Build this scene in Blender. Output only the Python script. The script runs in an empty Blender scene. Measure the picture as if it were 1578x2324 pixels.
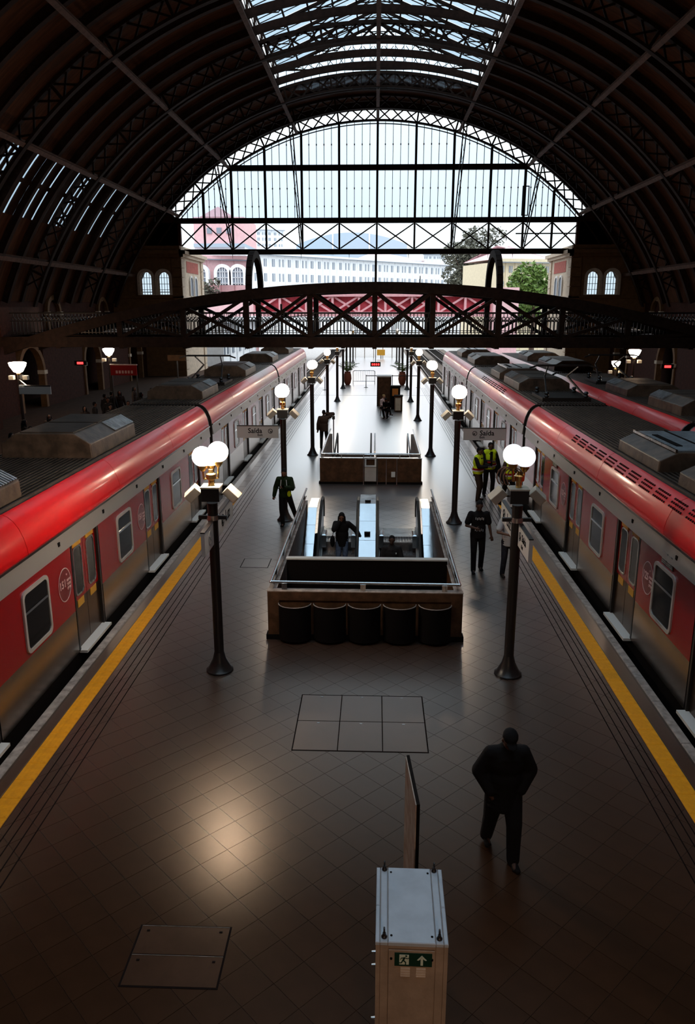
import bpy, bmesh, math, random
from mathutils import Vector, Matrix
random.seed(7)
PI=math.pi; V=Vector
sc=bpy.context.scene
# ---------------- camera
W,H=1578,2324; FPX=1750.0; CAMZ=6.2; PITCH=math.radians(14.8805); YAW=math.radians(2.0559)
cd=bpy.data.cameras.new('camera'); cam=bpy.data.objects.new('camera',cd); sc.collection.objects.link(cam)
cd.sensor_fit='HORIZONTAL'; cd.sensor_width=36; cd.lens=36*FPX/W; cd.clip_end=1500; cd.clip_start=0.05
cam.location=(0,0,CAMZ); cam.rotation_euler=(PI/2-PITCH,0,YAW); sc.camera=cam
# ---------------- overcast sky (CIE overcast luminance gradient)
wd=bpy.data.worlds.new('sky'); sc.world=wd; wd.use_nodes=True; nt=wd.node_tree; nt.nodes.clear()
bgn=nt.nodes.new('ShaderNodeBackground'); outn=nt.nodes.new('ShaderNodeOutputWorld')
tcn=nt.nodes.new('ShaderNodeTexCoord'); sxn=nt.nodes.new('ShaderNodeSeparateXYZ'); m1=nt.nodes.new('ShaderNodeMath'); m2=nt.nodes.new('ShaderNodeMath')
SKY=1.1
m1.operation='MAXIMUM'; m1.inputs[1].default_value=0.0; m2.operation='MULTIPLY_ADD'; m2.inputs[1].default_value=2*SKY; m2.inputs[2].default_value=SKY
nt.links.new(tcn.outputs['Generated'],sxn.inputs[0]); nt.links.new(sxn.outputs['Z'],m1.inputs[0]); nt.links.new(m1.outputs[0],m2.inputs[0])
bgn.inputs[0].default_value=(0.86,0.945,1.0,1); nt.links.new(m2.outputs[0],bgn.inputs[1]); nt.links.new(bgn.outputs[0],outn.inputs[0])
sc.view_settings.view_transform='Standard'; sc.view_settings.look='None'; sc.view_settings.gamma=1.0; sc.view_settings.exposure=0.0
sc.view_settings.use_curve_mapping=False
cy=sc.cycles
cy.max_bounces=7; cy.diffuse_bounces=3; cy.glossy_bounces=4; cy.transmission_bounces=2; cy.transparent_max_bounces=12
cy.sample_clamp_indirect=4.0; cy.caustics_reflective=False; cy.caustics_refractive=False
try: cy.use_denoising=True
except Exception: pass
# ---------------- helpers
ORG={}; C=sc.collection
def at(x,y,Y):
    """point of the photo pixel (x,y) at world depth Y"""
    r=V((math.cos(YAW),math.sin(YAW),0)); f=V((-math.sin(YAW)*math.cos(PITCH),math.cos(YAW)*math.cos(PITCH),-math.sin(PITCH))); u=r.cross(f)
    d=r*(x-W/2)+u*(H/2-y)+f*FPX; d*=Y/d.y
    return V((d.x,Y,CAMZ+d.z))
def mk(name,data,parent=None,loc=None):
    o=bpy.data.objects.new(name,data); C.objects.link(o)
    if parent is not None:
        o.parent=parent; ORG[o]=ORG[parent]
    else: ORG[o]=V(loc or (0,0,0))
    return o
def tag(o,label=None,cat=None,group=None,kind=None):
    if label: o['label']=label
    if cat: o['category']=cat
    if group: o['group']=group
    if kind: o['kind']=kind
    return o
def thing(name,label,cat,loc=(0,0,0),group=None,rz=0):
    o=mk(name,None,None,loc); o.location=loc; o.rotation_euler=(0,0,rz); o.empty_display_size=.2
    return tag(o,label,cat,group)
def struct(name,loc=(0,0,0)):
    o=mk(name,None,None,loc); o.location=loc; o['kind']='structure'; return o
def copytree(o,parent=None,loc=None,rot=None,label=None):
    c=o.copy(); C.objects.link(c); c.parent=parent
    if loc is not None: c.location=loc; ORG[c]=V(loc)
    if rot is not None: c.rotation_euler=(0,0,rot)
    if label: c['label']=label
    for ch in o.children: copytree(ch,c)
    return c
class MB:
    def __init__(s): s.v=[]; s.f=[]; s.sm=[]
    def add(s,vs,fs,smooth=False):
        n=len(s.v); s.v+=[tuple(a) for a in vs]; s.f+=[tuple(i+n for i in f) for f in fs]; s.sm+=[smooth]*len(fs); return s
    def box(s,x0,x1,y0,y1,z0,z1):
        return s.add([(x0,y0,z0),(x1,y0,z0),(x1,y1,z0),(x0,y1,z0),(x0,y0,z1),(x1,y0,z1),(x1,y1,z1),(x0,y1,z1)],
          [(0,3,2,1),(4,5,6,7),(0,1,5,4),(1,2,6,5),(2,3,7,6),(3,0,4,7)])
    def bbox(s,x0,x1,y0,y1,z0,z1,b=.02):
        # box with chamfered top edges
        return s.add([(x0,y0,z0),(x1,y0,z0),(x1,y1,z0),(x0,y1,z0),(x0,y0,z1-b),(x1,y0,z1-b),(x1,y1,z1-b),(x0,y1,z1-b),(x0+b,y0+b,z1),(x1-b,y0+b,z1),(x1-b,y1-b,z1),(x0+b,y1-b,z1)],
          [(0,3,2,1),(8,9,10,11),(0,1,5,4),(1,2,6,5),(2,3,7,6),(3,0,4,7),(4,5,9,8),(5,6,10,9),(6,7,11,10),(7,4,8,11)])
    def obox(s,c,size,M):
        c=V(c); vs=[]
        for z in(-.5,.5):
            for a,b in((-.5,-.5),(.5,-.5),(.5,.5),(-.5,.5)): vs.append(c+M@V((a*size[0],b*size[1],z*size[2])))
        return s.add(vs,[(0,3,2,1),(4,5,6,7),(0,1,5,4),(1,2,6,5),(2,3,7,6),(3,0,4,7)])
    def bar(s,p,q,w,h,up=(0,0,1)):
        p=V(p);q=V(q); d=(q-p); L=d.length
        if L<1e-6: return s
        d/=L; u=V(up)
        if abs(d.dot(u))>.99: u=V((0,1,0)) if abs(d.y)<.9 else V((1,0,0))
        r=d.cross(u).normalized(); u=r.cross(d)
        M=Matrix((r,d,u)).transposed()
        return s.obox((p+q)/2,(w,L,h),M)
    def tube(s,p,q,r1,r2=None,n=8,caps=True):
        p=V(p);q=V(q); r2=r1 if r2 is None else r2; d=(q-p)
        if d.length<1e-6: return s
        d.normalize(); a=V((0,0,1)) if abs(d.z)<.9 else V((1,0,0)); u=d.cross(a).normalized(); w=d.cross(u)
        vs=[p+(u*math.cos(2*PI*i/n)+w*math.sin(2*PI*i/n))*r1 for i in range(n)]+[q+(u*math.cos(2*PI*i/n)+w*math.sin(2*PI*i/n))*r2 for i in range(n)]
        s.add(vs,[(i,(i+1)%n,n+(i+1)%n,n+i) for i in range(n)],True)
        if caps:
            s.add(vs[:n],[tuple(range(n))[::-1]]); s.add(vs[n:],[tuple(range(n))])
        return s
    def path(s,pts,r,n=6):
        for a,b in zip(pts[:-1],pts[1:]): s.tube(a,b,r,r,n)
        return s
    def lathe(s,prof,c=(0,0,0),n=12):
        c=V(c); vs=[]
        for (r,z) in prof:
            for i in range(n): vs.append(c+V((r*math.cos(2*PI*i/n),r*math.sin(2*PI*i/n),z)))
        fs=[]
        for j in range(len(prof)-1):
            for i in range(n): fs.append((j*n+i,j*n+(i+1)%n,(j+1)*n+(i+1)%n,(j+1)*n+i))
        s.add(vs,fs,True)
        m=(len(prof)-1)*n
        s.add(vs[:n],[tuple(range(n))[::-1]]); s.add(vs[m:],[tuple(range(n))]); return s
    def ell(s,c,r,M=None,nu=12,nv=8):
        c=V(c); vs=[]
        for j in range(nv+1):
            t=PI*j/nv
            for i in range(nu):
                a=2*PI*i/nu; p=V((r[0]*math.sin(t)*math.cos(a),r[1]*math.sin(t)*math.sin(a),-r[2]*math.cos(t)))
                vs.append(c+(M@p if M else p))
        fs=[(j*nu+i,j*nu+(i+1)%nu,(j+1)*nu+(i+1)%nu,(j+1)*nu+i) for j in range(nv) for i in range(nu)]
        return s.add(vs,fs,True)
    def capsule(s,p,q,r1,r2=None,n=10):
        r2=r1 if r2 is None else r2
        s.tube(p,q,r1,r2,n); s.ell(p,(r1,)*3,None,n,6); s.ell(q,(r2,)*3,None,n,6); return s
    def prism(s,poly,ax,a,b):
        """poly: 2-D outline; extruded along axis ax ('x','y','z') from a to b"""
        def P(u,v,t): return {'x':(t,u,v),'y':(u,t,v),'z':(u,v,t)}[ax]
        n=len(poly); vs=[P(u,v,a) for u,v in poly]+[P(u,v,b) for u,v in poly]
        return s.add(vs,[tuple(range(n))[::-1],tuple(range(n,2*n))]+[(i,(i+1)%n,n+(i+1)%n,n+i) for i in range(n)])
    def build(s,name,m,parent=None,smooth=None,bevel=0):
        off=ORG[parent] if parent is not None else V((0,0,0))
        me=bpy.data.meshes.new(name); me.from_pydata([(a-off.x,b-off.y,c-off.z) for a,b,c in s.v],[],s.f)
        me.materials.append(m)
        me.polygons.foreach_set('use_smooth',[bool(x) if smooth is None else smooth for x in s.sm])
        me.validate(); me.update()
        bm=bmesh.new(); bm.from_mesh(me); bmesh.ops.recalc_face_normals(bm,faces=bm.faces)
        if smooth or any(s.sm):
            for e in bm.edges:
                if len(e.link_faces)==2 and e.calc_face_angle(0)>.75: e.smooth=False
        bm.to_mesh(me); bm.free()
        o=mk(name,me,parent)
        if bevel:
            b=o.modifiers.new('bevel','BEVEL'); b.width=bevel; b.segments=2; b.limit_method='ANGLE'
        return o
def inst(o,parent,loc=(0,0,0),rot=(0,0,0),name=None):
    c=o.copy(); C.objects.link(c); c.parent=parent; c.location=loc; c.rotation_euler=rot; ORG[c]=ORG.get(parent,V((0,0,0)))
    return c
def rrect(u0,u1,v0,v1,r,n=4):
    pts=[]
    for cx,cy,a in((u1-r,v1-r,0),(u0+r,v1-r,PI/2),(u0+r,v0+r,PI),(u1-r,v0+r,1.5*PI)):
        for i in range(n+1): t=a+PI/2*i/n; pts.append((cx+r*math.cos(t),cy+r*math.sin(t)))
    return pts
def ringprism(mb,po,pi,ax,a,b):
    def P(u,v,t): return {'x':(t,u,v),'y':(u,t,v),'z':(u,v,t)}[ax]
    n=len(po); vs=[P(u,v,a) for u,v in po]+[P(u,v,a) for u,v in pi]+[P(u,v,b) for u,v in po]+[P(u,v,b) for u,v in pi]
    fs=[]
    for i in range(n):
        j=(i+1)%n; fs+=[(i,j,n+j,n+i),(2*n+i,3*n+i,3*n+j,2*n+j),(i,2*n+i,2*n+j,j),(n+i,n+j,3*n+j,3*n+i)]
    return mb.add(vs,fs)
# ---------------- materials
def mat(name,col,rough=.6,metal=0,spec=.5,bump=0,bscale=20,var=0,vscale=3,emit=None,es=0,coat=0,ior=1.45,col2=None,stretch=None,rvar=0):
    m=bpy.data.materials.new(name); m.use_nodes=True; t=m.node_tree; b=t.nodes['Principled BSDF']
    b.inputs['Base Color'].default_value=(*col,1); b.inputs['Roughness'].default_value=rough; b.inputs['Metallic'].default_value=metal
    b.inputs['Specular IOR Level'].default_value=spec; b.inputs['IOR'].default_value=ior; b.inputs['Coat Weight'].default_value=coat
    b.inputs['Coat Roughness'].default_value=.08
    if emit: b.inputs['Emission Color'].default_value=(*emit,1); b.inputs['Emission Strength'].default_value=es
    tc=None
    def coord():
        c=t.nodes.new('ShaderNodeTexCoord'); mp=t.nodes.new('ShaderNodeMapping'); t.links.new(c.outputs['Object'],mp.inputs[0])
        if stretch: mp.inputs['Scale'].default_value=stretch
        return mp
    if var or rvar:
        tc=coord(); n=t.nodes.new('ShaderNodeTexNoise'); n.inputs['Scale'].default_value=vscale; n.inputs['Detail'].default_value=5; n.inputs['Roughness'].default_value=.6
        t.links.new(tc.outputs[0],n.inputs['Vector'])
        if var:
            r=t.nodes.new('ShaderNodeValToRGB'); c2=col2 or tuple(min(1,c*(1+var)) for c in col)
            r.color_ramp.elements[0].color=(*(tuple(c*(1-var) for c in col) if not col2 else col),1); r.color_ramp.elements[1].color=(*c2,1)
            r.color_ramp.elements[0].position=.35; r.color_ramp.elements[1].position=.65
            t.links.new(n.outputs['Fac'],r.inputs[0]); t.links.new(r.outputs[0],b.inputs['Base Color'])
        if rvar:
            mr=t.nodes.new('ShaderNodeMapRange'); mr.inputs[1].default_value=.3; mr.inputs[2].default_value=.7; mr.inputs[3].default_value=max(.02,rough-rvar); mr.inputs[4].default_value=rough+rvar
            t.links.new(n.outputs['Fac'],mr.inputs[0]); t.links.new(mr.outputs[0],b.inputs['Roughness'])
    if bump:
        tc=tc or coord(); n2=t.nodes.new('ShaderNodeTexNoise'); n2.inputs['Scale'].default_value=bscale; n2.inputs['Detail'].default_value=3
        bp=t.nodes.new('ShaderNodeBump'); bp.inputs['Strength'].default_value=bump; bp.inputs['Distance'].default_value=.02
        t.links.new(tc.outputs[0],n2.inputs['Vector']); t.links.new(n2.outputs['Fac'],bp.inputs['Height']); t.links.new(bp.outputs[0],b.inputs['Normal'])
    return m
def glassmat(name,tint=(.9,.95,1),gl=.08,rough=.05):
    m=bpy.data.materials.new(name); m.use_nodes=True; t=m.node_tree; t.nodes.clear()
    o=t.nodes.new('ShaderNodeOutputMaterial'); mx=t.nodes.new('ShaderNodeMixShader'); tr=t.nodes.new('ShaderNodeBsdfTransparent'); g=t.nodes.new('ShaderNodeBsdfGlossy')
    tr.inputs[0].default_value=(*tint,1); g.inputs['Roughness'].default_value=rough; mx.inputs[0].default_value=gl
    t.links.new(tr.outputs[0],mx.inputs[1]); t.links.new(g.outputs[0],mx.inputs[2]); t.links.new(mx.outputs[0],o.inputs[0]); return m
M={}
def floormat(name,col,rough=.29,k=.93,base=.010,var=.14,bump=.03):
    m=mat(name,col,.7,spec=0,bump=bump,bscale=9,var=var,vscale=2.2); t=m.node_tree; b=t.nodes['Principled BSDF']; o=t.nodes['Material Output']
    g=t.nodes.new('ShaderNodeBsdfGlossy'); g.inputs['Roughness'].default_value=rough; lw=t.nodes.new('ShaderNodeLayerWeight'); lw.inputs[0].default_value=.5
    a=t.nodes.new('ShaderNodeMapRange'); a.interpolation_type='SMOOTHSTEP'; a.inputs[1].default_value=.30; a.inputs[2].default_value=.95; c=t.nodes.new('ShaderNodeMath'); c.operation='MULTIPLY_ADD'; c.inputs[1].default_value=k; c.inputs[2].default_value=base
    mx=t.nodes.new('ShaderNodeMixShader'); t.links.new(lw.outputs['Facing'],a.inputs[0]); t.links.new(a.outputs[0],c.inputs[0]); t.links.new(c.outputs[0],mx.inputs[0]); cm=t.nodes.new('ShaderNodeMix'); cm.data_type='RGBA'; cm.inputs[6].default_value=(1,.80,.64,1); cm.inputs[7].default_value=(1,.98,.97,1); c3=t.nodes.new('ShaderNodeMath'); c3.operation='MULTIPLY'; c3.use_clamp=True; c3.inputs[1].default_value=1.6; t.links.new(c.outputs[0],c3.inputs[0]); t.links.new(c3.outputs[0],cm.inputs[0]); t.links.new(cm.outputs[2],g.inputs['Color'])
    t.links.new(b.outputs[0],mx.inputs[1]); t.links.new(g.outputs[0],mx.inputs[2]); t.links.new(mx.outputs[0],o.inputs[0])
    if b.inputs['Normal'].links: t.links.new(b.inputs['Normal'].links[0].from_socket,g.inputs['Normal'])
    return m
M['tile']=floormat('polished_brown_tile',(.046,.019,.009))

M['joint']=floormat('dark_joint',(.02,.009,.005),rough=.4,k=.6)
M['sideslab']=mat('dull_side_platform',(.05,.026,.016),.8,spec=.15,var=.2)
M['slab']=floormat('polished_platform_paving',(.062,.030,.016))
M['kerb']=mat('worn_grey_kerb',(.34,.27,.23),.75,bump=.5,bscale=18,var=.35,vscale=6)
M['edgeband']=floormat('brown_edge_band',(.065,.027,.015),rough=.3,k=.7)
M['yellow']=mat('yellow_tactile',(.95,.36,.006),.45,bump=.15,bscale=40,var=.12,vscale=8)
M['groove']=mat('dark_groove',(.010,.005,.004),.8,spec=.08)
M['iron']=mat('dark_brown_iron',(.022,.011,.007),.7,metal=.0,spec=.12,bump=.15,bscale=12,var=.3,vscale=4)
M['iron2']=mat('rafter_iron',(.030,.014,.009),.7,spec=.12,bump=.15,bscale=12,var=.3,vscale=3)
M['purlin']=mat('purlin_iron',(.10,.05,.034),.65,spec=.2,bump=.15,var=.3,vscale=4)
M['sheet']=mat('brown_roof_sheet',(.075,.028,.013),.75,spec=.1,bump=.6,bscale=3,var=.35,vscale=.6,stretch=(1,8,1))
M['wallbrick']=mat('dark_red_brick',(.045,.013,.007),.8,spec=.15,bump=.4,bscale=10,var=.3,vscale=5)
M['stucco']=mat('ochre_stucco',(.16,.075,.026),.8,bump=.2,var=.2,vscale=3)
M['cream']=mat('cream_stone',(.62,.50,.38),.75,bump=.2,var=.15,vscale=4)
M['redpanel']=mat('brick_red_panel',(.42,.10,.075),.8,bump=.2,var=.15,vscale=4)
M['glass']=glassmat('clear_pane',(.90,.96,1.0),.06)
M['dirtyglass']=glassmat('roof_pane',(.66,.74,.80),.06,.2)
M['darkglass']=mat('dark_window_glass',(.010,.008,.008),.08,spec=.25)
M['black']=mat('black_matte',(.006,.004,.0035),.8,spec=.12)
M['blackmetal']=mat('black_painted_iron',(.02,.015,.013),.35,spec=.5)
M['steel']=mat('stainless_steel',(.62,.60,.58),.28,metal=1,bump=.12,bscale=3,stretch=(1,1,.2),var=.12,vscale=3,rvar=.08)
M['brushed']=mat('polished_steel',(.72,.74,.76),.18,metal=1,bump=.25,bscale=2.5,rvar=.05)
M['tsteel']=mat('train_steel_shaded',(.27,.23,.205),.22,metal=.95,bump=.02,bscale=2.0,var=.06,vscale=2)  # panel steel darkened: weaker light on the sides put into the colour
M['tred']=mat('train_red_shaded_side',(.34,.004,.005),.25,spec=.35,coat=.15)  # shaded copy of the train red, side shade put into the colour
M['tredroof']=mat('train_red_lit_roof',(.85,.004,.006),.28,spec=.5,coat=.2,bump=.02,bscale=1.2)  # lit copy of the same red, light from above put into the colour
M['troof']=mat('train_roof_grey',(.055,.036,.026),.5,bump=.3,bscale=14,var=.4,vscale=3)
M['ac']=mat('roof_unit_paint',(.095,.06,.04),.45,bump=.3,bscale=8,var=.45,vscale=3)
M['acpale']=mat('roof_unit_pale',(.42,.44,.46),.35,metal=.5,bump=.2,bscale=8,var=.3,vscale=5)
M['doorsteel']=mat('train_door_steel',(.10,.065,.045),.3,metal=.8)
M['bandsteel']=mat('train_steel_lit_band',(.52,.48,.44),.36,metal=.55,bump=.03,bscale=1.5,stretch=(1,1,.3))  # same steel made paler, light caught by the band painted in
M['rubber']=mat('black_rubber',(.012,.011,.011),.45)
M['sticker']=mat('yellow_sticker',(.75,.38,.04),.5)
M['white']=mat('white_paint',(.80,.78,.75),.5)
M['greywhite']=mat('grey_white_panel',(.52,.49,.46),.5,var=.08,vscale=3)
M['signwhite']=mat('sign_cream',(.72,.68,.63),.45)
M['boxcream']=mat('cream_metal_box',(.66,.58,.46),.45,var=.1)
M['globe']=mat('lit_globe',(1,1,1),.3,emit=(1,.82,.62),es=40)
M['globebright']=mat('bright_lit_globe',(1,1,1),.3,emit=(1,.84,.66),es=150)
M['globedim']=mat('soft_lit_globe',(.9,.93,.96),.3,emit=(.95,.97,1.0),es=1.0)
M['brass']=mat('brass',(.62,.40,.14),.3,metal=1,bump=.1)
M['led']=mat('red_led',(.1,0,0),.5,emit=(1,.03,.03),es=4)
M['cab']=mat('cabinet_warm_lit',(.42,.30,.22),.42,bump=.15,bscale=25,var=.12,vscale=6)  # warm light on the cabinet front painted into its colour
M['cabtop']=mat('cabinet_top_cool_lit',(.52,.55,.60),.4,bump=.12,bscale=25,var=.07,vscale=5)  # same cabinet, cooler light on the top put into the colour
M['green']=mat('exit_sign_green',(.004,.035,.02),.4)
M['glow']=mat('glow_white',(.72,.80,.66),.5)
M['boxwall']=mat('brown_box_cladding',(.085,.040,.019),.6,spec=.2,bump=.2,bscale=15,var=.35,vscale=4)
M['railsteel']=mat('handrail_steel',(.80,.80,.80),.22,metal=1)
M['ground']=mat('ballast_ground',(.11,.085,.07),.9,bump=.8,bscale=30,var=.4,vscale=14)
M['outground']=mat('outside_paving',(.38,.36,.35),.7,bump=.2,var=.15)
M['rail']=mat('steel_rail',(.35,.28,.25),.3,metal=1)
M['facade']=mat('white_facade',(.86,.89,.92),.8,var=.05)
M['facwin']=mat('facade_window',(.26,.30,.36),.5)
M['roofred']=mat('hazy_red_roof',(.68,.50,.52),.8,var=.1)  # roof red paled, sky haze put into the colour
M['pinkwall']=mat('pale_pink_red',(.80,.50,.52),.8,var=.06)  # on the brick hall and abutments: red paled by painted haze
M['bridgered']=mat('red_bridge_paint',(.55,.07,.10),.6,var=.15)
M['bridgepink']=mat('hazy_bridge_red',(.78,.40,.43),.6,var=.1)  # bridge red lightened to carry the outdoor haze
M['yellowwall']=mat('pale_yellow_wall',(.72,.62,.44),.8,var=.06)
M['hangar']=mat('blue_grey_metal',(.42,.52,.62),.6)
M['leaf']=mat('leaf_green',(.13,.22,.045),.6,var=.5,vscale=6)
M['leafdark']=mat('leaf_greybrown',(.13,.13,.10),.7,var=.4,vscale=5)
M['bark']=mat('bark',(.08,.05,.035),.9,bump=.4)
M['terracotta']=mat('terracotta',(.35,.09,.045),.6)
M['orange']=mat('orange_bin',(.60,.20,.03),.5)
M['hatch']=floormat('hatch_tile',(.066,.031,.018),rough=.31)
M['skin1']=mat('skin_mid',(.22,.10,.06),.55)
M['skin2']=mat('skin_dark',(.09,.04,.025),.55)
M['skin3']=mat('skin_light',(.50,.28,.20),.55)
def cloth(n,c,**k): M[n]=mat(n,c,.85,spec=.2,bump=.3,bscale=25,**k); return M[n]
cloth('clblack',(.010,.008,.008)); cloth('clcharcoal',(.028,.024,.024)); cloth('clbrown',(.05,.03,.022)); cloth('cljean',(.10,.13,.20),var=.3,vscale=8)
cloth('cldenim',(.035,.035,.045),var=.3,vscale=8); cloth('clwhite',(.62,.60,.60)); cloth('clvest',(.62,.80,.02)); cloth('clgreen',(.014,.026,.009),var=.5,vscale=8); cloth('clred',(.35,.02,.02)); cloth('clblond',(.45,.30,.13)); cloth('clpink',(.70,.55,.55))
M['reflect']=mat('reflective_strip',(.75,.75,.72),.4)
def text(s,size,m,parent,pos,face,extr=.004,name='lettering',align='LEFT',bold=0.0):
    """face: '+x','-x','-y' is where the lettering looks"""
    cu=bpy.data.curves.new(name,'FONT'); cu.body=s; cu.size=size; cu.extrude=extr; cu.align_x=align; cu.align_y='CENTER'; cu.offset=bold; cu.resolution_u=2
    cu.materials.append(m); o=mk(name,cu,parent)
    R={'+x':((0,1,0),(0,0,1),(1,0,0)),'-x':((0,-1,0),(0,0,1),(-1,0,0)),'-y':((1,0,0),(0,0,1),(0,-1,0))}[face]
    ev=o.evaluated_get(bpy.context.evaluated_depsgraph_get()); me=bpy.data.meshes.new_from_object(ev); bpy.data.objects.remove(o); bpy.data.curves.remove(cu)
    o=mk(name,me,parent); Mx=Matrix([V(a) for a in R]).transposed().to_4x4(); Mx.translation=V(pos)-(ORG[parent] if parent else V((0,0,0)))
    o.matrix_local=Mx; return o
# =================== SETTING: platforms, tracks ===================
HA=(-1.88,1.58,13.86,20.95); HB=(-1.86,1.56,27.42,33.0)
XL,XR=-5.2,4.69
def slab(name,rects,z0,z1,m,parent=None):
    mb=MB()
    for r in rects: mb.box(r[0],r[1],r[2],r[3],z0,z1)
    return mb.build(name,m,parent)
fl=struct('floor')
top=-.006
slab('platform_slab',[(XL+.15,XR-.15,-4,HA[2]),(XL+.15,HA[0],HA[2],HA[3]),(HA[1],XR-.15,HA[2],HA[3]),(XL+.15,XR-.15,HA[3],25.0)],-.6,top,M['joint'],fl)
slab('platform_paving',[(XL+.15,XR-.15,25.0,HB[2]),(XL+.15,HB[0],HB[2],HB[3]),(HB[1],XR-.15,HB[2],HB[3]),(XL+.15,XR-.15,HB[3],100)],-.6,0,M['slab'],fl)
slab('platform_wall',[(XL+.02,XL+.2,-4,100),(XR-.2,XR-.02,-4,100)],-1.1,-.02,M['black'],fl)
# kerb stones
for k in range(36):
    y0=4+k*1.25; 
    for x0,x1 in ((XL,XL+.15),(XR-.15,XR)):
        MB().bbox(x0,x1,y0,y0+1.24,-.16,.012,.012).build('kerb_stone',M['kerb'],fl)
slab('kerb_run',[(XL,XL+.15,49,100),(XR-.15,XR,49,100)],-.16,.012,M['kerb'],fl)
slab('edge_band',[(XL+.19,-4.86,-4,25),(4.30,XR-.19,-4,25)],-.05,.002,M['edgeband'],fl)
# tactile lines and grooves
def clip(poly,box):
    x0,x1,y0,y1=box
    for ax,lim,sg in((0,x0,1),(0,x1,-1),(1,y0,1),(1,y1,-1)):
        out=[]
        for i in range(len(poly)):
            a=poly[i];b=poly[(i+1)%len(poly)]; da=(a[ax]-lim)*sg; db=(b[ax]-lim)*sg
            if da>=0: out.append(a)
            if (da>=0)!=(db>=0): t=da/(da-db); out.append((a[0]+(b[0]-a[0])*t,a[1]+(b[1]-a[1])*t))
        poly=out
        if len(poly)<3: return []
    return poly
TX0,TX1=-4.55,4.0
tiles=[]
hd=.263; g=.0030
for i in range(-40,60):
    for j in range(-60,80):
        cx=-1.7+.263+ i*.526+(j%2)*.263; cy=7.73+j*.263
        if cx<TX0-.3 or cx>TX1+.3 or cy<3.6 or cy>25.2: continue
        if HA[0]<cx<HA[1] and HA[2]-.1<cy<HA[3]: continue
        p=clip([(cx+hd-g,cy),(cx,cy+hd-g),(cx-hd+g,cy),(cx,cy-hd+g)],(TX0,TX1,3.8,25))
        if HA[0]-.3<cx<HA[1]+.3 and HA[2]<cy<HA[3] :
            if cx<0: p=clip(p,(TX0,HA[0],3.8,25)) if p else p
            else: p=clip(p,(HA[1],TX1,3.8,25)) if p else p
        if len(p)>=3: tiles.append((cy,cx,p))
inv=[t for t in tiles if t[0]>5.2 and abs(t[1]-.0)<(t[0]*.47+1.3)]
inv.sort(key=lambda t:t[0]); near=inv[:300]; nid=set(id(t) for t in near)
full={}
for cy_,cx_,p in near:
    if len(p)==4 and abs(max(q[0] for q in p)-min(q[0] for q in p)-2*(hd-g))<1e-4 and abs(max(q[1] for q in p)-min(q[1] for q in p)-2*(hd-g))<1e-4:
        if 'm' not in full:
            d=hd-g; o=MB().add([(d,0,-.02),(0,d,-.02),(-d,0,-.02),(0,-d,-.02),(d,0,-.0012),(0,d,-.0012),(-d,0,-.0012),(0,-d,-.0012),(d-.0004,0,0),(0,d-.0004,0),(-d+.0004,0,0),(0,-d+.0004,0)],[(3,2,1,0),(8,9,10,11)]+[(i,(i+1)%4,4+(i+1)%4,4+i) for i in range(4)]+[(4+i,4+(i+1)%4,8+(i+1)%4,8+i) for i in range(4)]).build('tile',M['tile'],fl)
            o.location=(cx_,cy_,0); full['m']=o
        else: inst(full['m'],fl,(cx_,cy_,0))
    else: MB().prism(p,'z',-.02,0).build('tile',M['tile'],fl)
mb=MB()
for t in tiles:
    if id(t) not in nid: mb.prism(t[2],'z',-.02,0)
tag(mb.build('paving_tiles',M['tile'],fl),kind='stuff')
# yellow tactile strips, one plate after another
for n,(x0,x1) in enumerate(((-4.84,-4.57),(4.02,4.28))):
    tr=struct('trim_%d'%(n+1)); first=None
    for k in range(52):
        if first is None:
            mb=MB().bbox(x0,x1,5,5.397,-.03,.010,.004)
            for a in range(4): mb.box(x0+.03+a*.062,x0+.055+a*.062,5.02,5.38,.009,.013)
            first=mb.build('tactile_plate',M['yellow'],tr)
        else: inst(first,tr,(0,k*.4,0))
    mb=MB()
    for k in range(80): mb.box(x0,x1,25.8+k*.9,25.8+k*.9+.88,-.03,.008)
    tag(mb.build('tactile_run',M['edgeband'],tr),kind='stuff')
gl=struct('trim_3')
for x in (-4.46,-4.34,-4.22,-4.10,3.60,3.72,3.84,3.93):
    MB().box(x,x+.015,5,62,-.01,.0025).build('groove_strip',M['groove'],gl)
MB().box(XL+.2,XR-.2,56.3,56.36,-.01,.003).build('groove_strip',M['groove'],gl)
# tracks
gd=struct('ground'); slab('track_bed',[(-8.75,XL+.02,-4,140),(XR-.02,11.95,-4,140)],-1.4,-1.1,M['ground'],gd)
slab('outside_paving',[(-60,-8.75,82,420),(11.95,70,82,420),(-8.75,11.95,140,420),(XL,XR,100,140)],-1.6,-1.05,M['outground'],gd)
for x in (-6.2,-7.8,5.7,7.15,9.05,10.55):
    MB().box(x-.035,x+.035,-4,139,-1.1,-.95).build('steel_rail',M['rail'],gd)
mb=MB()
for k in range(90):
    for x in(-7,6.4,9.8): mb.box(x-1.2,x+1.2,50+k,50.25+k,-1.12,-1.06)
tag(mb.build('sleepers',M['black'],gd),kind='stuff')
pl=struct('side_platforms'); 
slab('left_platform_slab',[(-24,-8.75,-4,84)],-1.1,0,M['sideslab'],pl); slab('right_platform_slab',[(11.95,24,-4,84)],-1.1,0,M['sideslab'],pl)
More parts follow.
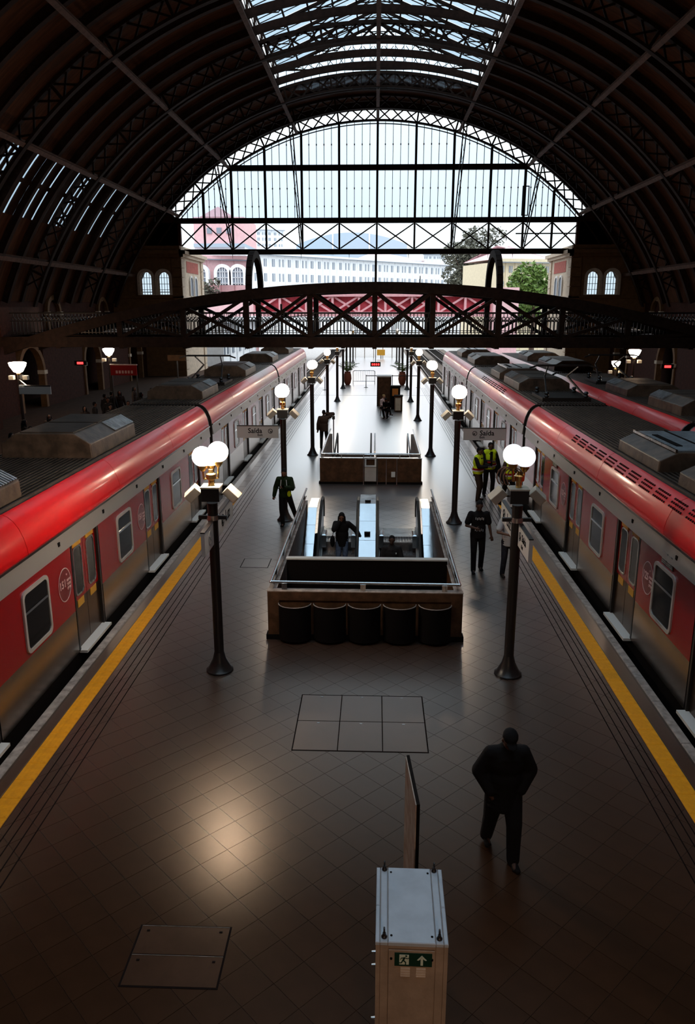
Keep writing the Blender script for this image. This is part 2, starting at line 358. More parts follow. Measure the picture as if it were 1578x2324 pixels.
# =================== ROOF ===================
RC=-2.6; RLO=24.6; RUP=25.6; AEND=69
def pol(R,a,Y): a=math.radians(a); return V((R*math.sin(a),Y,RC+R*math.cos(a)))
def arc(mb,R0,R1,a0,a1,y0,y1,n):
    """solid curved slab between radii and angles (deg)"""
    vs=[];fs=[]
    for i in range(n+1):
        a=a0+(a1-a0)*i/n
        for R,y in((R0,y0),(R0,y1),(R1,y1),(R1,y0)): vs.append(pol(R,a,y))
    for i in range(n):
        b=i*4
        for k in range(4): fs.append((b+k,b+(k+1)%4,b+4+(k+1)%4,b+4+k))
    fs+=[(3,2,1,0),(n*4,n*4+1,n*4+2,n*4+3)]
    return mb.add(vs,fs)
RIBS=[74.0,69.6,63.4,52.9,42.3,31.7,21.1,10.5]
proto=None
def local_arc(R0,R1,a0,a1,w,n):
    mb=MB(); arc(mb,R0,R1,a0,a1,-w/2,w/2,n); mb.v=[(x,y,z-RC) for x,y,z in mb.v]; return mb
LB=[]
for ri,Y in enumerate(RIBS):
    if ri==0:
        lab='arched lattice truss over the glazed end screen'
    else:
        lab=['','roof arch just in front of the glazed end screen','roof arch at the far end of the skylight','second roof arch on the near side of the skylight end','roof arch crossing above the iron footbridge','roof arch seen in both top corners','unlit roof arch above the escalator box','unlit roof arch overhead'][ri]
    r=thing('roof_arch',lab,'roof truss',(0,Y,RC),'iron arches carrying the station roof')
    if proto is None:
        ORG[r]=V((0,0,0))
        proto=[local_arc(RLO-.07,RLO+.07,-AEND,AEND,.34,90).build('lower_chord',M['iron'],r),local_arc(RUP-.16,RUP+.02,-AEND,AEND,.34,90).build('upper_chord',M['iron'],r)]
        da=8/3
        c=V((0,0,0)); L1=V((RLO*math.sin(math.radians(-da/2)),0,RLO*math.cos(math.radians(da/2)))); L2=V((RUP*math.sin(math.radians(da/2)),0,RUP*math.cos(math.radians(da/2))))
        L1b=V((-L1.x,0,L1.z)); L2b=V((-L2.x,0,L2.z))
        b1=MB().bar(L1,L2,.10,.09,(0,1,0)).build('lattice_bar',M['iron'],r); b2=MB().bar(L1b,L2b,.10,.09,(0,1,0)).build('lattice_bar',M['iron'],r)
        post=MB().box(-.07,.07,-.15,.15,RLO,RUP).build('radial_post',M['iron'],r)
        proto+= [b1,b2,post]
        b1.rotation_euler=(0,math.radians(da/2),0); b2.rotation_euler=(0,math.radians(da/2),0)
        first=True
    else:
        for o in proto[:2]: inst(o,r)
        first=False
    step=1 if ri<6 else 2
    for k in range(-25,25,step):
        a=math.radians((k+.5)*8/3)
        if first and k==0: continue
        inst(proto[2],r,rot=(0,a,0)); inst(proto[3],r,rot=(0,a,0))
    for k in range(-8,9):
        if first and k==0: continue
        inst(proto[4],r,rot=(0,math.radians(k*8),0))
    # foot of the arch: ornamental spandrel ring lattice down to the bracket
    if 2<=ri<=6:
        for s in(-1,1):
            mb=MB(); x0=22.9*s
            mb.box(min(x0,x0+.25*s),max(x0,x0+.25*s),-.17,.17,3.4-RC,6.3-RC); mb.box(min(23.7*s,23.85*s),max(23.7*s,23.85*s),-.17,.17,3.4-RC,6.6-RC)
            o=mb.build('arch_foot',M['iron'],r)
            mb=MB()
            for kk in range(4):
                zc=4.0+kk*.85-RC; ringprism(mb,[(23.4*s+.34*math.cos(t*PI/6),zc+.34*math.sin(t*PI/6)) for t in range(12)],[(23.4*s+.22*math.cos(t*PI/6),zc+.22*math.sin(t*PI/6)) for t in range(12)],'y',-.08,.08)
            mb.build('ring_ornament',M['iron'],r)
# ceiling
ce=struct('ceiling')
edges=[-5,0]+sorted(RIBS)+[74.15]
for bi in range(len(edges)-1):
    ya,yb=edges[bi],edges[bi+1]
    nr=3 if yb-ya>8 else (1 if yb-ya>4 else 0)
    for k in range(nr):
        y=ya+(yb-ya)*(k+1)/(nr+1)
        if 'rf' not in full:
            o=MB(); arc(o,RUP-.40,RUP-.02,-AEND,AEND,-.09,.09,70); arc(o,RUP-.44,RUP-.40,-AEND,AEND,-.17,.17,70)
            full['rf']=o.build('rafter',M['iron2'],ce); full['rf'].location=(0,y,0)
        else: inst(full['rf'],ce,(0,y,0))
    openr=ya<63.3
    skyl= ya>=42 and yb<=64
    for a0,a1 in ([(-AEND,-56.8),(-56.8,-47.3),(-47.3,-17),(17,AEND)] if openr else [(-AEND,-56.8),(-56.8,-47.3),(-47.3,AEND)]):
        if (a0,a1)==(-56.8,-47.3) and skyl:
            # narrow glazed slits in the left slope
            ns=int((yb-ya)/.62); w=(yb-ya)/ns; mb=MB()
            for q in range(ns):
                y0=ya+q*w; gap=(q%4==3)
                arc(mb,RUP+.02,RUP+.08,a0,a1,y0,y0+(w if gap else w*.5),5)
                if not gap:
                    arc(mb,RUP+.0,RUP+.08,-52.3,-51.7,y0,y0+w,1)
                    for aa,ab in((-56.8,-52.3),(-51.7,-47.3)):
                        g_=MB(); arc(g_,RUP+.03,RUP+.045,aa,ab,y0+w*.5,y0+w,3); g_.build('skylight_pane',M['dirtyglass'],ce)
            mb.build('skylight_frame',M['iron2'],ce)
        else:
            mb=MB(); n=max(2,int((a1-a0)/1.2)); arc(mb,RUP+.02,RUP+.08,a0,a1,ya,yb,n); mb.build('roof_panel',M['sheet'],ce)
# longitudinal lattice purlins
for a in (-62,-47,-32.5,-16.8,0,16.8,32.5,47,62):
    for s in range(len(RIBS)-1):
        y1_,y0_=RIBS[s],RIBS[s+1]
        c0=pol(RLO+.02,a,y0_); c1=pol(RLO+.02,a,y1_); 
        n_=(V((0,0,RC))-V((c0.x,0,c0.z))).normalized()
        MB().bar(c0,c1,.26,.10,n_).bar(c0-n_*.5,c1-n_*.5,.14,.08,n_).build('purlin',M['purlin'],ce)
# back of the hall behind the viewer (the hall goes on there, dark)
bk=struct('wall_back'); slab('end_wall_panel',[(-24,24,-5.3,-5)],-1,23.5,M['wallbrick'],bk)
# lantern skylight
ln=struct('window_2'); LX=7.45; LZ=RC+25.64*math.cos(math.radians(16.9)); EV=LZ+1.25; PK=EV+3.0
ny=24; fr=MB()
yy=[-5+ (63.4+5)*i/ny for i in range(ny+1)]
o=MB().bar((-LX,0,EV),(0,0,PK),.12,.14).bar((0,0,PK),(LX,0,EV),.12,.14).box(-LX-.06,-LX+.06,-.06,.06,LZ-.1,EV).box(LX-.06,LX+.06,-.06,.06,LZ-.1,EV)
for t in range(1,6): # lattice brace below rafters
    xa=-LX+LX*(t-1)/5; xb=-LX+LX*t/5
    za=EV+3*(t-1)/5; zb=EV+3*t/5
    for s in(-1,1): o.bar((s*-xa*-1 if 0 else xa*s,0,za),(xb*s,0,zb-.55),.06,.06); o.bar((xb*s,0,zb),(xa*s if t>1 else xb*s,0,za-.5 if t>1 else zb-.5),.06,.06)
o.bar((-LX,0,EV-.1),(0,0,PK-.6),.07,.07).bar((0,0,PK-.6),(LX,0,EV-.1),.07,.07)
lt=o.build('lantern_truss',M['iron'],ln); lt.location=(0,yy[0],0)
for y in yy[1:]: inst(lt,ln,(0,y,0))
for s in(-1,1):
    for t in (0,.2,.4,.6,.8,1):
        MB().bar((s*LX*(1-t),-5,EV+3*t+.06),(s*LX*(1-t),63.4,EV+3*t+.06),.10,.12).build('lantern_purlin',M['iron'],ln)
    MB().box(min(s*LX,s*(LX+.1)),max(s*LX,s*(LX+.1)),-5,63.4,LZ-.3,LZ+.35).build('lantern_kerb',M['sheet'],ln)
    # side glazing and louvre lattice
    sl=MB()
    for i in range(ny):
        ya_,yb_=yy[i],yy[i+1]; sl.bar((s*LX,ya_,LZ+.3),(s*LX,yb_,EV),.05,.05).bar((s*LX,yb_,LZ+.3),(s*LX,ya_,EV),.05,.05)
    sl.build('side_bracing',M['iron'],ln)
pp={}
for i in range(ny):
    for s in(-1,1):
        if s not in pp:
            mb=MB(); a=V((s*LX,0,EV+.1)); b=V((0,0,PK+.1)); d=yy[1]-yy[0]
            mb.add([a+V((0,.06,0)),b+V((0,.06,0)),b+V((0,d-.06,0)),a+V((0,d-.06,0)),a+V((0,.06,.02)),b+V((0,.06,.02)),b+V((0,d-.06,.02)),a+V((0,d-.06,.02))],[(0,3,2,1),(4,5,6,7),(0,1,5,4),(1,2,6,5),(2,3,7,6),(3,0,4,7)])
            pp[s]=mb.build('roof_pane',M['dirtyglass'],ln); pp[s].location=(0,yy[i],0)
            mb=MB()
            for q in range(1,4): mb.bar(a+V((0,d*q/4,.03)),b+V((0,d*q/4,.03)),.035,.05)
            pp[(s,1)]=mb.build('glazing_bars',M['iron'],ln); pp[(s,1)].location=(0,yy[i],0)
        else: inst(pp[s],ln,(0,yy[i],0)); inst(pp[(s,1)],ln,(0,yy[i],0))
# lantern end gable
Y=63.45
mb=MB().bar((-LX,Y,EV),(0,Y,PK),.14,.2).bar((0,Y,PK),(LX,Y,EV),.14,.2).box(-LX,LX,Y-.05,Y+.05,EV-.06,EV+.04)
mb.build('gable_frame',M['iron'],ln)
nm=24
for i in range(nm):
    x0=-LX+2*LX*i/nm; x1=x0+2*LX/nm
    MB().box(x0-.02,x0+.02,Y-.03,Y+.03,LZ-.1,EV+3*(1-abs(x0)/LX)).build('mullion',M['iron'],ln)
    za=EV+3*(1-abs(x0)/LX); zb=EV+3*(1-abs(x1)/LX)
    if za+zb>0: MB().prism([(x0+.02,LZ-.1),(x1-.02,LZ-.1),(x1-.02,zb),(x0+.02,za)],'y',Y,Y+.01).build('pane',M['glass'],ln)
mb=MB()
for i in range(-9,10):
    x=i*.78
    for s in(-1,1):
        x2=x+s*1.1
        if abs(x)<LX and abs(x2)<LX: mb.bar((x,Y-.05,EV+.05),(x2,Y-.05,EV+min(1.5,3*(1-abs(x2)/LX))),.04,.04)
mb.build('gable_lattice',M['iron'],ln)
# =================== GABLE SCREEN ===================
gb=struct('window_1'); Y=74.0
MX=[-15.7,-13.1,-10.05,-6.75,-3.4,0,3.4,6.75,10.05,13.1,15.7]
def zarc(x,R=RLO-.1): return RC+math.sqrt(max(0,R*R-x*x))
ZB0,ZB1,ZB2,ZB3=10.86,11.31,13.54,13.99; ZM0,ZM1=17.95,18.40
def beam(z0,z1,hw): return MB().box(-hw,hw,Y-.2,Y+.2,z0,z1).build('crossbeam',M['iron'],gb)
beam(ZB0,ZB1,18.3); beam(ZB2,ZB3,18.3); beam(ZM0,ZM1,13.4)
for x in MX:
    w=.10; MB().box(x-w,x+w,Y-.15,Y+.15,ZB2,zarc(x)).build('main_mullion',M['iron'],gb); MB().box(x-w*.8,x+w*.8,Y-.12,Y+.12,ZB1,ZB2).build('truss_post',M['iron'],gb)
xs=[-18.2]+MX+[18.2]
for a,b in zip(xs[:-1],xs[1:]):
    m=.06
    MB().bar((a+.1,Y,ZB1+m),(b-.1,Y,ZB2-m),.10,.15,(0,1,0)).build('diagonal_brace',M['iron'],gb); MB().bar((b-.1,Y+.03,ZB1+m),(a+.1,Y+.03,ZB2-m),.10,.15,(0,1,0)).build('diagonal_brace',M['iron'],gb)
    n=5; 
    for k in range(n):
        x0=a+(b-a)*k/n; x1=a+(b-a)*(k+1)/n; xm=(x0+x1)/2
        if k: 
            zt=zarc(x0)
            if zt>ZB3+.1:
                mb=MB().box(x0-.025,x0+.025,Y-.04,Y+.04,ZB3,zt)
                for zk in (14.9,16.4,20.0):
                    if zk<zt: mb.box(x0-.05,x0+.05,Y-.05,Y+.05,zk,zk+.12)
                mb.build('glazing_bar',M['iron'],gb)
        za,zb=zarc(x0),zarc(x1)
        if min(za,zb)>ZB3+.05:
            if min(za,zb)>ZM0: MB().box(x0+.03,x1-.03,Y,Y+.01,ZB3,ZM0).build('pane',M['glass'],gb); 
            else: MB().prism([(x0+.03,ZB3),(x1-.03,ZB3),(x1-.03,zb),(x0+.03,za)],'y',Y,Y+.01).build('pane',M['glass'],gb)
            if min(za,zb)>ZM1: MB().prism([(x0+.03,ZM1),(x1-.03,ZM1),(x1-.03,zb),(x0+.03,za)],'y',Y,Y+.01).build('pane',M['glass'],gb)
mb=MB(); arc(mb,RLO-.30,RLO-.24,-47.5,47.5,Y-.08,Y+.08,60); mb.build('arch_border',M['iron'],gb)
ringprism(MB(),[(12.9,14.1),(13.5,14.1),(13.5,16.6),(12.9,16.6)],[(12.98,14.18),(13.42,14.18),(13.42,16.52),(12.98,16.52)],'y',Y-.06,Y+.06).build('opened_casement',M['iron'],gb)
MB().box(12.5,17.9,Y-.06,Y+.06,12.55,12.65).build('service_rod',M['iron'],gb)
for a,xb in((-33.2,-13.1),(-16.9,-6.8),(16.9,6.8),(33.2,13.1)):
    p=pol(RLO+.3,a,69.5); q=V((xb,73.7,ZB0+.1)); d=(q-p)
    mb=MB().bar(p+V((-.14,0,0)),q+V((-.07,0,0)),.09,.12,(0,1,0)).bar(p+V((.14,0,0)),q+V((.07,0,0)),.09,.12,(0,1,0))
    for k in range(12):
        u=p+d*(k/12); w_=p+d*((k+1)/12); s=.14 if k%2 else -.14; mb.bar(u+V((s,0,0)),w_+V((-s,0,0)),.03,.05,(0,1,0))
    mb.build('raking_strut',M['iron'],gb)
MB().box(-.16,.04,Y-.1,Y+.1,4.6,ZB0).build('hanger_post',M['iron'],gb)
for x in (-13.2,-11,-6.9,-2.5,2.9,9.2,10.1,12.3): MB().tube((x,Y,ZB0),(x,Y,ZB0-.38),.03,.01,5).build('drop_finial',M['iron'],gb)
# =================== SIDE WALLS ===================
for s,nm in((-1,'left'),(1,'right')):
    w=struct('wall_'+nm); x0,x1=sorted((s*23.95,s*24.5)); slab('wall_panel',[(x0,x1,-5,82)],-1,7.2,M['wallbrick'],w)
    xi=s*23.95
    MB().box(min(xi,s*20.6),max(xi,s*20.6),12,73,4.15,4.5).build('gallery_ledge',M['blackmetal'],w)
    MB().box(min(s*20.55,s*20.65),max(s*20.55,s*20.65),12,73,4.42,4.52).build('ledge_edge',M['kerb'],w)
    for k in range(6):
        yc=15.8+k*10.55
        for z0,zh,R in((4.5,1.25,1.0),(0,2.2,1.6)):
            mb=MB(); xf=s*(23.95 if z0 else 21.5)
            if not z0:
                # lower arcade pier walls below the gallery
                x_0,x_1=sorted((s*21.2,s*21.5)); 
                MB().box(x_0,x_1,yc+1.9,yc+8.65,0,4.15).build('arcade_pier',M['wallbrick'],w)
            po=[(yc+ (R+.3)*math.cos(t*PI/14),z0+zh+(R+.3)*math.sin(t*PI/14)) for t in range(15)]; pi=[(yc+R*math.cos(t*PI/14),z0+zh+R*math.sin(t*PI/14)) for t in range(15)]
            n=15; xa,xb=(s*23.95,s*23.7) if z0 else (s*21.5,s*21.1)
            vs=[(xa,)+p for p in po]+[(xa,)+p for p in pi]+[(xb,)+p for p in po]+[(xb,)+p for p in pi]; fs=[]
            for i in range(n-1): fs+=[(i,i+1,n+i+1,n+i),(2*n+i,3*n+i,3*n+i+1,2*n+i+1),(i,2*n+i,2*n+i+1,i+1),(n+i,n+i+1,3*n+i+1,3*n+i)]
            mb.add(vs,fs); mb.build('arch_moulding',M['stucco'],w)
            for t in(-1,1):
                yj=yc+t*(R+.15); MB().box(min(xa,xb),max(xa,xb),yj-.15,yj+.15,z0,z0+zh).build('pilaster',M['stucco'],w)
                xc=xb-s*.06; MB().box(min(xa,xc),max(xa,xc),yj-.24,yj+.24,z0+zh-.12,z0+zh+.12).build('capital',M['cream'],w)
            if z0: MB().box(min(s*23.95,s*23.75),max(s*23.95,s*23.75),yc-.14,yc+.14,z0+zh+R-.05,z0+zh+R+.6).build('keystone',M['cream'],w)
# end pavilions beside the gable
for s,nm in((-1,'left'),(1,'right')):
    w=struct('wall_end_'+nm); xi=s*17.6 if s<0 else 17.25; xo=s*27
    X0,X1=sorted((xi,xo))
    # openings: two arched windows at px 331,372
    wins=[19.2,20.8]
    m=MB(); segs=sorted([abs(xi)]+[q for c_ in wins for q in(c_-.5,c_+.5)]+[27])
    def XX(a,b): return sorted((s*a,s*b))
    for a,b in zip(segs[0::2],segs[1::2]): x_0,x_1=XX(a,b); m.box(x_0,x_1,72,72.5,-1,11.5)
    for c_ in wins:
        x_0,x_1=XX(c_-.5,c_+.5); m.box(x_0,x_1,72,72.5,-1,7.3)
        po=[(x_0,11.5),(x_1,11.5)]+[(s*c_+.5*math.cos(t*PI/10),8.75+.5*math.sin(t*PI/10)) for t in range(11)]
        m.prism(po,'y',72,72.5)
    m.build('pavilion_front',M['stucco'],w)
    xa,xb=sorted((xi,xi+s*.5)); 
    # side face with two slim arched windows
    m=MB(); m.box(xa,xb,72.5,81,-1,11.5).build('pavilion_side',M['cream'],w)
    xf=xi-s*.03
    MB().box(min(xi,xf),max(xi,xf),74.2,79.0,9.3,10.3).build('red_frieze',M['redpanel'],w)
    for yc in(75.7,77.5):
        pts=[(yc-.5,6.6),(yc+.5,6.6)]+[(yc+.5*math.cos(t*PI/10),8.4+.5*math.sin(t*PI/10)) for t in range(11)]
        MB().prism(pts,'x',xi-s*.02,xi-s*.05).build('slim_window',M['facwin'],w)
        ringprism(mb:=MB(),[(yc+(.68)*math.cos(t*PI/10),8.4+.68*math.sin(t*PI/10)) for t in range(11)]+[(yc-.68,6.5),(yc+.68,6.5)],[(yc+.5*math.cos(t*PI/10),8.4+.5*math.sin(t*PI/10)) for t in range(11)]+[(yc-.5,6.6),(yc+.5,6.6)],'x',xi-s*.01,xi-s*.12); mb.build('window_surround',M['white'],w)
    for k in range(14): # quoins
        z=-.2+k*.82
        for ya,yb in((72.0,73.2),(80.1,81.05)):
            xq=xi-s*.10; MB().box(min(xi,xq),max(xi,xq),ya-.05,yb,z,z+.76).build('quoin',M['cream'],w)
        x_0,x_1=XX(abs(xi)-.1,abs(xi)+.8); MB().box(x_0,x_1,71.88,72.02,z,z+.76).build('quoin',M['stucco'],w)
    for z0,z1,e in((10.55,10.8,.25),(7.0,7.2,.12),(10.8,11.1,.45)):
        x_0,x_1=sorted((xi-s*e,xo)); MB().box(x_0,x_1,72-e,72.1,z0,z1).build('cornice',M['stucco'],w); xq=xi-s*e; MB().box(min(xi,xq),max(xi,xq),72-e,81+e,z0,z1).build('cornice',M['cream'],w)
    for c_ in wins:
        ringprism(mb:=MB(),[(s*c_+.78*math.cos(t*PI/12),8.75+.78*math.sin(t*PI/12)) for t in range(13)]+[(s*c_-.78,7.25),(s*c_+.78,7.25)],[(s*c_+.52*math.cos(t*PI/12),8.75+.52*math.sin(t*PI/12)) for t in range(13)]+[(s*c_-.52,7.3),(s*c_+.52,7.3)],'y',71.85,72.0); mb.build('window_arch',M['cream'],w)
        mb=MB()
        for q in(-.25,0,.25): mb.box(s*c_+q-.02,s*c_+q+.02,72.2,72.25,7.3,9.2)
        for q in(7.7,8.2,8.75): mb.box(s*c_-.5,s*c_+.5,72.2,72.25,q,q+.04)
        mb.build('window_bars',M['blackmetal'],w)
        MB().box(s*c_-.5,s*c_+.5,72.26,72.27,7.3,9.24).build('window_pane',M['glass'],w)
    # gable shoulder walls closing the roof corner
    mb=MB(); pts=[(s*18.15,10.8),(s*18.15,zarc(18.15)+.0),]
    for t in range(12):
        a=47.6+ (AEND-47.6)*t/11; p=pol(RUP,a*s,0); pts.append((p.x,p.z))
    pts+= [(s*23.9,10.8)]
    mb.prism(pts,'y',73.9,74.3); mb.build('gable_shoulder',M['wallbrick'],w)
    x_0,x_1=sorted((s*17.9,s*24.4)); MB().box(x_0,x_1,73.9,74.3,10.6,13.6).build('shoulder_infill',M['wallbrick'],w)
    # dark upper roof-level closing above walls
# =================== FOOTBRIDGE ===================
BY0,BY1=36.0,39.8
fb=thing('footbridge','dark riveted iron footbridge with X braces crossing over all tracks','bridge',(0,BY0,0))
def ztop(x): return 7.29-.0094*x*x
for Yb,nm in((BY0,'near'),(BY1,'far')):
    MB().box(-20.6,20.6,Yb-.2,Yb+.2,4.42,4.88).build('bottom_chord',M['iron'],fb)
    pts=[x for x in [-17.2+i*34.4/32 for i in range(33)]]
    mb=MB(); vs=[];fs=[]
    for x in pts:
        z=ztop(x)
        for a,b in((Yb-.22,z-.44),(Yb+.22,z-.44),(Yb+.22,z),(Yb-.22,z)): vs.append((x,a,b))
    for i in range(32):
        for k in range(4): fs.append((i*4+k,i*4+(k+1)%4,i*4+4+(k+1)%4,i*4+4+k))
    fs+=[(3,2,1,0),(128,129,130,131)]; mb.add(vs,fs); mb.build('top_chord',M['iron'],fb)
    vx=[-14.7,-11.75,-8.8,-5.9,-3.0,-.06,2.55,5.5,8.35,11.3,14.2]
    for x in vx: MB().box(x-.12,x+.12,Yb-.12,Yb+.12,4.8,ztop(x)-.3).build('bridge_post',M['iron'],fb)
    for a,b in zip(vx[:-1],vx[1:]):
        for p,q,e in(((a,4.85),(b,ztop(b)-.35),-.08),((b,4.85),(a,ztop(a)-.35),.08)):
            MB().bar((p[0],Yb+e,p[1]),(q[0],Yb+e,q[1]),.14,.20,(0,1,0)).build('diagonal_brace',M['iron'],fb)
    # cast railing: rails as parts, balusters too fine to pick apart
    yr=Yb+(.3 if Yb==BY0 else -.3)
    for z in (5.9,5.55,5.05,4.95): MB().box(-17,17,yr-.025,yr+.025,z,z+(.06 if z>5.8 else .03)).build('rail',M['blackmetal'],fb)
    mb=MB(); k=-16.9
    while k<16.9:
        mb.box(k-.022,k+.022,yr-.015,yr+.015,4.95,5.56)
        ringprism(mb,[(k+.085+.085*math.cos(t*PI/4),5.66+.1*math.sin(t*PI/4)) for t in range(8)],[(k+.085+.055*math.cos(t*PI/4),5.66+.07*math.sin(t*PI/4)) for t in range(8)],'y',yr-.012,yr+.012)
        mb.box(k+.07,k+.10,yr-.012,yr+.012,5.78,5.9)
        k+=.17
    tag(mb.build('balusters',M['blackmetal'],fb),kind='stuff')
MB().box(-20.6,20.6,BY0+.2,BY1-.2,4.5,4.7).build('deck',M['iron'],fb)
for x in vx: MB().box(x-.1,x+.1,BY0,BY1,4.35,4.55).build('cross_girder',M['iron'],fb)
for x in (-5.75,5.5):
    pts=[]
    for t in range(17):
        a=PI*t/16; pts.append(V((x,(BY0+BY1)/2-math.cos(a)*(BY1-BY0)/2,6.6+2.0*math.sin(a)**.8)))
    mb=MB()
    for a,b in zip(pts[:-1],pts[1:]): mb.bar(a,b,.32,.26,(1,0,0))
    mb.build('overhead_hoop',M['iron'],fb)
MB().tube((3.75*.52+0,BY0,7.1),(3.75*.52,BY0,7.55),.03,.02,6).build('small_spike',M['iron'],fb)
for s in(-1,1):
    MB().box(min(s*17.2,s*20.6),max(s*17.2,s*20.6),BY0-.3,BY1+.3,4.88,6.2).build('abutment',M['wallbrick'],fb)
    MB().box(min(s*19.6,s*20.6),max(s*19.6,s*20.6),BY0,BY1,0,4.42).build('bridge_pier',M['wallbrick'],fb)
# =================== TRAINS ===================
SH=[(0,2.47),(.015,2.60),(.05,2.75),(.11,2.90),(.19,3.02),(.27,3.09),(.36,3.13)]
def icon_arrow(mb,P,r,d,th=.004):
    """ring and slanted arrow on plane P(u,v,t)"""
    n=20
    def add(vs2,fs): 
        vs=[P(u,v,0) for u,v in vs2]+[P(u,v,th) for u,v in vs2]; m=len(vs2); F=[]
        for f in fs: F+= [tuple(f)[::-1],tuple(i+m for i in f)]+[(f[i],f[(i+1)%len(f)],f[(i+1)%len(f)]+m,f[i]+m) for i in range(len(f))]
        mb.add(vs,F)
    vs=[(r*math.cos(2*PI*i/n),r*math.sin(2*PI*i/n)) for i in range(n)]+[(.78*r*math.cos(2*PI*i/n),.78*r*math.sin(2*PI*i/n)) for i in range(n)]
    add(vs,[(i,(i+1)%n,n+(i+1)%n,n+i) for i in range(n)])
    k=r*.42; w=r*.13; sx=d
    add([(-sx*k-w,k-w*0),( -sx*k+w,k),(sx*k+w,-k),(sx*k-w,-k)],[(0,1,2,3)])
    add([(sx*k+w,-k-w),(sx*k+w,-k+r*.55),(sx*k-w,-k+r*.55),(sx*k-w,-k-w)],[(0,1,2,3)])
    add([(sx*k+w,-k-w),(sx*k-sx*r*.65,-k-w),(sx*k-sx*r*.65,-k+w),(sx*k+w,-k+w)],[(0,1,2,3)])
def train_car(xs,s,y0,y1,doors,label,acs,vents=None,badges=(),panto=None,detail=True,num='151',group=None,grilles=()):
    """xs: platform-side plane, s: +1 when the body lies at larger x"""
    t=thing('train_car',label,'train car',(xs+s*1.5,(y0+y1)/2,-1.1),group)
    X=lambda e: xs+s*e
    def bx(mb,e0,e1,a,b,z0,z1): 
        p,q=sorted((X(e0),X(e1))); return mb.box(p,q,a,b,z0,z1)
    W_=3.0; dw=.68
    # body core
    bx(bx(MB(),.13,W_-.13,y0+.1,y1-.1,-.75,2.62),.32,W_-.32,y0+.1,y1-.1,2.6,3.05).build('body_core',M['black'],t)
    cuts=[y0]+[q for d in doors for q in (d-dw,d+dw)]+[y1]
    for a,b in zip(cuts[0::2],cuts[1::2]):
        bx(MB(),0,.1,a,b,.12,.92).build('steel_panel',M['tsteel'],t)
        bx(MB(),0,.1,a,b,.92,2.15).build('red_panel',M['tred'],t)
    MB().prism([(X(-.035),2.15),(X(.005),2.46),(X(.1),2.46),(X(.1),2.15)],'y',y0,y1).build('steel_band',M['bandsteel'],t)
    bx(MB(),.02,.12,y0,y1,-.5,.12).build('side_skirt',M['black'],t)
    mb=MB(); k=0
    yy_=y0+1.1
    while yy_<y1: 
        bx(mb,-.028,0,yy_,yy_+.07,2.28,2.35); yy_+=2.2
    mb.build('band_markers',M['black'],t)
    # far side and roof shell
    bx(MB(),W_-.1,W_,y0,y1,.12,2.47).build('rear_side',M['tred'],t)
    for side in(0,1):
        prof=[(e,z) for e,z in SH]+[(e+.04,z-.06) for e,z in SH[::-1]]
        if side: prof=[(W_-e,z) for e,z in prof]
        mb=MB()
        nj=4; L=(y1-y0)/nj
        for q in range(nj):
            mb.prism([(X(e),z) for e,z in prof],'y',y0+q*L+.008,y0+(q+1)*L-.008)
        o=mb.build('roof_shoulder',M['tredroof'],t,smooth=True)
    # gutter lip
    bx(MB(),-.03,.0,y0,y1,2.46,2.50).build('rain_gutter',M['tsteel'],t)
    # ribbed roof
    pts=[]; n=22; e0,e1=.36,W_-.36
    for i in range(n):
        a=e0+(e1-e0)*i/n; w=(e1-e0)/n; pts+=[(a,3.12),(a+w*.55,3.12),(a+w*.6,3.165),(a+w*.95,3.165)]
    pts+=[(e1,3.12),(e1,3.0),(e0,3.0)]
    mb=MB().prism([(X(e),z) for e,z in pts],'y',y0+.05,y1-.05); mb.build('ribbed_roof',M['troof'],t)
    # end ring + gangway
    for yy_ in(y0,y1):
        pr=[(X(0.0),.1)]+[(X(e),z) for e,z in SH]+[(X(W_-e),z) for e,z in SH[::-1]]+[(X(W_),.1)]
        MB().prism(pr,'y',yy_-.0 if yy_==y1 else yy_-.05,yy_+.05 if yy_==y1 else yy_).build('end_rim',M['blackmetal'],t)
    MB().prism([(X(.12),-.3),(X(.12),2.4),(X(.3),2.95),(X(W_-.3),2.95),(X(W_-.12),2.4),(X(W_-.12),-.3)],'y',y1+.05,y1+.42).build('gangway_bellows',M['black'],t)
    # windows
    mids=[(a+b)/2 for a,b in zip(doors[:-1],doors[1:])]+([doors[0]-2.15] if doors[0]-2.15-.6>y0 else [])+([doors[-1]+2.15] if doors[-1]+2.15+.6<y1 else [])
    for ym in mids:
        po=rrect(ym-.48,ym+.48,.98,2.0,.12); pi=rrect(ym-.42,ym+.42,1.04,1.94,.09)
        a,b=sorted((X(-.028),X(.0))); fr=ringprism(MB(),po,pi,'x',a,b).build('window',M['winsteel'],t)
        a,b=sorted((X(-.012),X(.0))); MB().prism(pi,'x',a,b).build('pane',M['darkglass'],fr)
        bx(MB(),-.026,-.010,ym-.42,ym+.42,1.62,1.66).build('crossbar',M['brushed'],fr)
